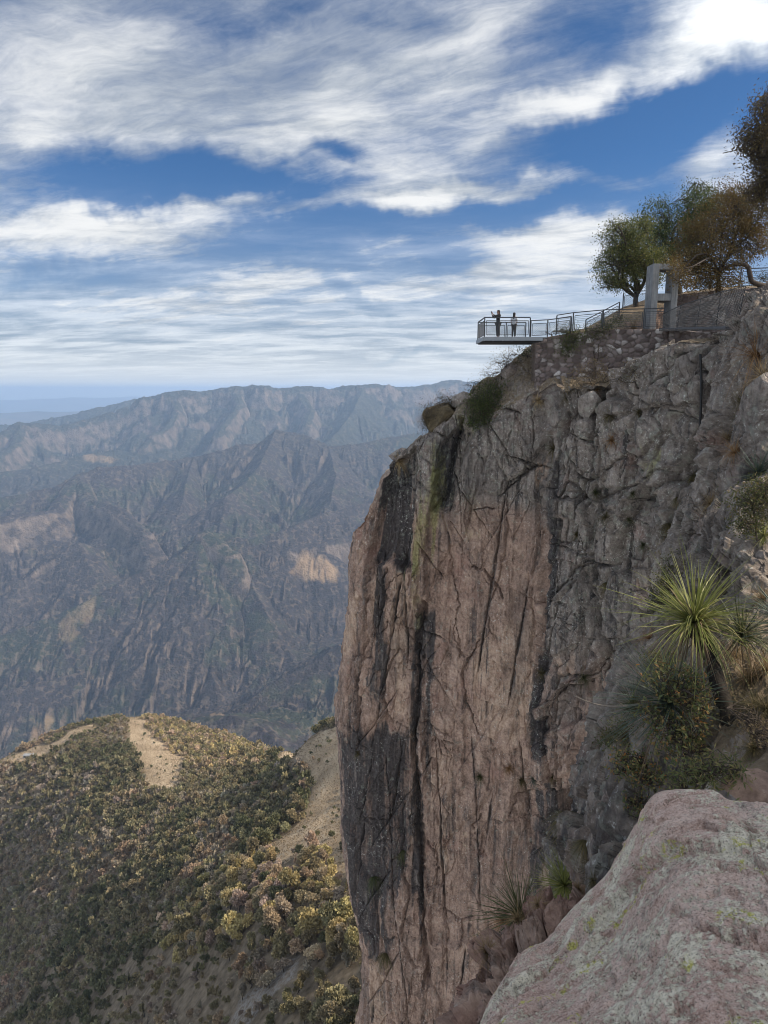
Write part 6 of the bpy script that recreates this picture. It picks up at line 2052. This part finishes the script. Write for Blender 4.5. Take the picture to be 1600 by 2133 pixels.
pxrock(916, 872, 48.4, 52, 44, 46, 'big brown boulder under dry scrub on the cliff edge against the mountains', 4, mat=M_ROCK_BROWN)
pxrock(962, 842, 48.2, 34, 26, 34, 'pale grey rock between the brown boulder and the green bush', 5, grey=.9)
pxrock(1066, 775, 48.4, 26, 24, 24, 'grey angular rock under the pale dry shrub', 6, grey=.8)
pxrock(832, 952, 49, 30, 20, 26, 'low grey rock on the sloping top of the prow', 7, grey=.7, moss=.15)
pxrock(1300, 800, 40.8, 34, 46, 34, 'grey upright block below the stone wall', 8, grey=.9)
pxrock(1120, 868, 46.2, 40, 40, 30, 'pinkish grey block at the top of the pink slab', 9, grey=.6)
pxrock(1228, 845, 42.2, 26, 30, 24, 'small grey block left of the top of the black crack', 10, grey=.8)
pxrock(1592, 860, 19.6, 42, 82, 40, 'smooth pale grey boulder at the right edge above the blue grey sotol', 12, grey=.95)
pxrock(1480, 955, 22.0, 30, 26, 26, 'grey wedge of rock beside the tangled brown grass', 13, grey=.95)
pxrock(1572, 1645, 5.6, 56, 36, 40, 'flat brownish rock behind the right end of the boulder', 14, grey=.1)
pxrock(1275, 1700, 10.2, 28, 58, 34, 'upright rock with a white lichen patch beside the hanging grass', 15, grey=.8)


def bare_branch():
    h = P(1345, 1465, 9.0)
    pts = [h, P(1300, 1471, 9.2), P(1262, 1471, 9.4), P(1225, 1462, 9.5), P(1195, 1448, 9.6)]
    m = MB(); m.tube(catmull(pts, 24), np.linspace(.020, .007, 24), 6)
    m.tube(catmull([pts[1], P(1288, 1462, 9.1), P(1272, 1450, 9.0)], 10), np.linspace(.008, .003, 10), 5)
    tag(m.build('branch', M_BARK_PALE, smooth=True), 'long bare branch reaching left over the drop below the grey green sotol', 'branch')


bare_branch()
# ---------------------------------------------------------------- the oak wood on the hill
def crown_variant(nf, size, R, flat=.8, open_=0.0):
    """leaf-clump faces spread through a lobed crown of unit radius, foot at z = 0 of the crown"""
    nl = R.integers(7, 13)
    lob = []
    for k in range(nl):
        a = R.uniform(0, 2 * math.pi); r = R.uniform(.15, .72); z = R.uniform(.25, 1.0)
        r *= math.sqrt(max(.05, 1 - ((z - .45) / .85) ** 2))
        lob.append((np.array((r * math.cos(a), r * math.sin(a), z * flat)), R.uniform(.26, .46)))
    n_each = np.array([l[1] ** 2 for l in lob]); n_each = (nf * n_each / n_each.sum()).astype(int) + 1
    P0, O = [], []
    for (c, r), n in zip(lob, n_each):
        d = R.normal(size=(n, 3)); d /= np.linalg.norm(d, axis=1, keepdims=True)
        d[:, 2] = np.where(d[:, 2] < -.35, -d[:, 2] * .6, d[:, 2])
        rr = r * (1 - R.random(n) ** 2.2 * .55)[:, None] * np.array((1, 1, .85))
        P0.append(c + d * rr); O.append(d)
    P0 = np.concatenate(P0); O = np.concatenate(O)
    V, F = leaves_np(P0 - O * size * .3, size, R, 1.35, outward=O * .55)
    return V, F


def forest_material(name, use_obj):
    m, t = material(name)
    geo = t.n('ShaderNodeNewGeometry')
    if use_obj:
        oi = t.n('ShaderNodeObjectInfo'); base = oi.outputs['Color']
    else:
        base = t.attr('tint', 0)
    r = geo.outputs['Random Per Island']
    c = t.mix(1.0, base, t.ramp(r, [(0, (.70, .70, .70)), (.5, (1, 1, 1)), (1, (1.30, 1.27, 1.18))]), 'MULTIPLY')
    t.surf(c, .8, spec=.15, trans=.22)
    return m


KINDS = {   # colour, label
    'olive': ((.24, .205, .108), 'olive green oak with a rounded crown on the wooded hillside below the cliff'),
    'dark': ((.14, .135, .068), 'dark green oak on the wooded hillside below the cliff'),
    'gold': ((.44, .35, .15), 'yellow gold oak in autumn leaf in the sunlit stand below the cliff'),
    'tan': ((.44, .335, .215), 'tan brown leaved oak in the sunlit stand below the cliff'),
    'pale': ((.44, .345, .26), 'pale pinkish dry crowned tree in the sunlit stand below the cliff'),
    'rust': ((.29, .215, .135), 'brownish dry leaved oak on the wooded hillside below the cliff'),
    'grey': ((.31, .26, .195), 'greyish thin crowned tree on the wooded hillside below the cliff'),
}


def build_forest():
    R = np.random.default_rng(5)
    # candidate stems on a jittered lattice, denser than the crowns are wide
    sp = 3.5
    gx, gy = np.meshgrid(np.arange(-560, 90, sp), np.arange(95, 800, sp))
    x = (gx + R.uniform(-.48, .48, gx.shape) * sp).ravel(); y = (gy + R.uniform(-.48, .48, gy.shape) * sp).ravel()
    z = hill_z(x, y)
    u, v = project(np.stack([x, y, z], -1))
    keep = (u > -60) & (u < 800) & (v > 1440) & (v < 2260)
    x, y, z, u, v = x[keep], y[keep], z[keep], u[keep], v[keep]
    # drop what the crest hides
    zq = project(np.stack([x, y, z + 6], -1))
    ok = np.ones(len(x), bool)
    for f in (.97, .94, .90, .85, .8):
        hz = hill_z(x * f, y * f)
        ok &= (z + 7) * f > hz - .5
    x, y, z, u, v = x[ok], y[ok], z[ok], u[ok], v[ok]
    op = open_mask(x, y, z)
    bare = in_poly(u, v, [(480, 2133), (500, 2070), (560, 2030), (610, 1980), (650, 1990), (600, 2080), (560, 2200), (480, 2200)]) | in_poly(u, v, [(690, 2133), (700, 1990), (760, 1980), (770, 2133)])
    rr = R.random(len(x))
    near_ = in_poly(u, v, [(330, 1930), (440, 1830), (560, 1740), (640, 1720), (800, 1720), (800, 2300), (-100, 2300), (-100, 2000)])
    keep = np.where(op, rr < .085, np.where(bare, rr < .45, np.where(near_, rr < .74, rr < .92)))
    # thin, small scrub on the burnt slope at the bottom left
    scrub = in_poly(u, v, [(150, 2260), (230, 2040), (330, 1990), (480, 2010), (500, 2060), (470, 2260)])
    keep &= ~(scrub & (rr > .62))
    x, y, z, u, v, op, scrub = (a[keep] for a in (x, y, z, u, v, op, scrub))
    n = len(x)
    dist = np.sqrt(x * x + y * y + z * z)
    sun_stand = in_poly(u, v, [(330, 1930), (440, 1830), (560, 1740), (640, 1720), (740, 1720), (780, 2000), (640, 2010), (520, 1960), (430, 1980), (330, 2040)])
    crest = in_poly(u, v, [(280, 1470), (560, 1540), (560, 1590), (430, 1620), (330, 1560)])
    green = in_poly(u, v, [(560, 1620), (660, 1610), (650, 1690), (560, 1770), (500, 1800), (480, 1740)])
    rad = R.uniform(1.3, 2.3, n) * np.exp(R.normal(size=n) * .22) * np.where(sun_stand, 1.28, 1.0) * np.where(scrub, .7, 1) * np.where(op, .5, 1.0) * np.where(green, 1.15, 1)
    rad = rad * np.where((v < 1560) & (u < 560), .78, 1.0)
    hgt = rad * R.uniform(1.5, 2.3, n) * np.where(op, .8, 1)
    mix = 1.15 * fbm(x / 45, y / 45, octs=4, seed=800) + .55 * (R.random(n) - .5)
    kind = np.full(n, 'olive', dtype=object)
    kind[mix < -.20] = 'dark'
    kind[mix > .22] = 'grey'
    kind[(mix > .40)] = 'rust'
    r2 = R.random(n)
    kind[sun_stand & (r2 < .30)] = 'gold'; kind[sun_stand & (r2 >= .30) & (r2 < .52)] = 'tan'; kind[sun_stand & (r2 >= .52) & (r2 < .66)] = 'pale'; kind[sun_stand & (r2 >= .66) & (r2 < .88)] = 'olive'
    kind[crest & (r2 < .30)] = 'gold'; kind[crest & (r2 >= .30) & (r2 < .7)] = 'olive'; kind[crest & (r2 >= .7)] = 'tan'
    kind[green & (r2 < .45)] = 'dark'; kind[green & (r2 >= .45) & (r2 < .8)] = 'olive'
    kind[op & (r2 < .8)] = 'dark'
    tint = np.array([KINDS[k][0] for k in kind]) * (R.uniform(.82, 1.22, n)[:, None]) * R.uniform(.94, 1.06, (n, 3))
    
    tint = tint * .84 + tint.mean(1, keepdims=True) * .16
    # the 300 that show largest stand as trees of their own
    inside = (u > -10) & (u < 770) & (v < 2150) & (hgt > 2.4)
    size = np.where(inside & ~scrub, rad / dist, 0)
    order = np.argsort(-size)
    single = np.zeros(n, bool)
    single[order[:290]] = True
    mat_o = forest_material('single tree leaves', True)
    protos = []
    for k in range(7):
        Rk = np.random.default_rng(900 + k)
        V, F = crown_variant(1500, .20, Rk, R.uniform(.75, 1.0))
        me = np_mesh('crown', V, F, False)
        me.materials.append(mat_o)
        m = MB()
        m.tube(branch_path((0, 0, -.9), (0, 0, .05), Rk, .05, 5), np.linspace(.075, .05, 5), 6)
        for q in range(7):
            e = V[Rk.integers(len(V))]
            m.tube(branch_path((0, 0, Rk.uniform(-.25, .1)), e * .75, Rk, .12, 5), np.linspace(.035, .010, 5), 5)
        tm = m.build('trunk', M_BARK, None, smooth=True)
        tme = tm.data
        bpy.data.objects.remove(tm)
        protos.append((me, tme))
    for i in np.where(single)[0]:
        col, lab = KINDS[kind[i]]
        root = empty('oak_tree', (x[i], y[i], z[i] - .1), lab, 'tree', kind[i] + ' oaks of the hillside wood', R.uniform(0, 6.28))
        me, tme = protos[R.integers(7)]
        r, h = rad[i], hgt[i]
        trunk = h * .32
        c = link('crown', me, None, root); c.location = (0, 0, trunk); c.scale = (r * R.uniform(.8, 1.3), r * R.uniform(.8, 1.3), (h - trunk)); c.color = (*tint[i], 1)
        tr = link('trunk', tme, None, root); tr.location = (0, 0, trunk); tr.scale = (r, r, max(trunk * 1.15, r * .6))
    # everything further off: one wood
    far_vars = [crown_variant(90, .46, np.random.default_rng(950 + k), .9) for k in range(5)]
    mid_vars = [crown_variant(330, .30, np.random.default_rng(970 + k), .9) for k in range(6)]
    VV, TT = [], []
    for i in np.where(~single)[0]:
        V, F = (mid_vars if dist[i] < 360 else far_vars)[R.integers(5)]
        a = R.uniform(0, 6.28); ca, sa = math.cos(a), math.sin(a)
        r, h = rad[i] * (1.0 if dist[i] < 360 else 1.12), hgt[i]
        trunk = h * .2
        e1, e2 = R.uniform(.75, 1.35), R.uniform(.75, 1.35)
        W = np.stack([(V[:, 0] * e1 * ca - V[:, 1] * e2 * sa) * r + x[i], (V[:, 0] * e1 * sa + V[:, 1] * e2 * ca) * r + y[i], V[:, 2] * (h - trunk) + z[i] + trunk], -1)
        VV.append(W.astype(np.float32)); TT.append(np.repeat(tint[i][None].astype(np.float32), len(W), 0))
    V = np.concatenate(VV); T = np.concatenate(TT)
    me = np_mesh('woodland', V, np.arange(len(V)).reshape(-1, 4), False, dict(tint=T))
    o = link('woodland', me, forest_material('woodland leaves', False))
    o['kind'] = 'stuff'
    # scorched snags
    for k, (uu, vv, hh, lab) in enumerate([(268, 2025, 7.5, 'tall bare charred snag standing on the thin burnt slope'), (262, 2045, 5, 'shorter charred snag beside the tall one on the burnt slope'), (300, 2090, 6.5, 'bare dark trunk right of the charred pair on the burnt slope'), (308, 2110, 6, 'thin dark trunk next to the bare trunk low on the burnt slope'), (275, 2095, 6, 'dark leafless trunk below the tall charred snag')]):
        h_ = hit_hill(uu, vv + 30)
        root = empty('dead_tree', h_, lab, 'dead tree')
        Rk = np.random.default_rng(990 + k)
        m = MB(); tr = branch_path(h_ - (0, 0, .5), h_ + (Rk.normal() * .3, 0, hh), Rk, .03, 8); m.tube(tr, np.linspace(.2, .05, 8), 7)
        for q in range(9):
            s = tr[Rk.integers(3, 8)]; a = Rk.uniform(0, 6.28); L = Rk.uniform(.5, 1.5)
            m.tube(branch_path(s, s + np.array((math.cos(a) * L, math.sin(a) * L, L * .7)), Rk, .1, 4), np.linspace(.05, .015, 4), 5)
        local(m.build('trunk', M_STEM, root, smooth=True), root)
    # dry bunch grass on the open ground
    gx, gy = np.meshgrid(np.arange(-420, 60, 1.5), np.arange(110, 700, 1.5))
    gx = (gx + R.uniform(-.7, .7, gx.shape)).ravel(); gy = (gy + R.uniform(-.7, .7, gy.shape)).ravel()
    gz = hill_z(gx, gy)
    mk = open_mask(gx, gy, gz)
    uu, vv = project(np.stack([gx, gy, gz], -1))
    mk &= (uu > -20) & (uu < 790) & (vv < 2150) & (R.random(len(gx)) < .8)
    gx, gy, gz = gx[mk], gy[mk], gz[mk]
    k = 7
    P0 = np.repeat(np.stack([gx, gy, gz - .05], -1), k, 0) + R.normal(size=(len(gx) * k, 3)) * (.16, .16, .02)
    V, F = leaves_np(P0, .62, R, 2.6, outward=np.array((0, 0, 1.3)) + R.normal(size=P0.shape) * .5)
    gm = leaf_mat('bunch grass', [(.12, .085, .05), (.22, .165, .10), (.33, .26, .165), (.42, .34, .225)], .2, .9)
    o = link('grass', np_mesh('grass', V, F, False), gm)
    o['kind'] = 'stuff'
    print('FOREST', n, len(V) // 4)


build_forest()
build_haze()
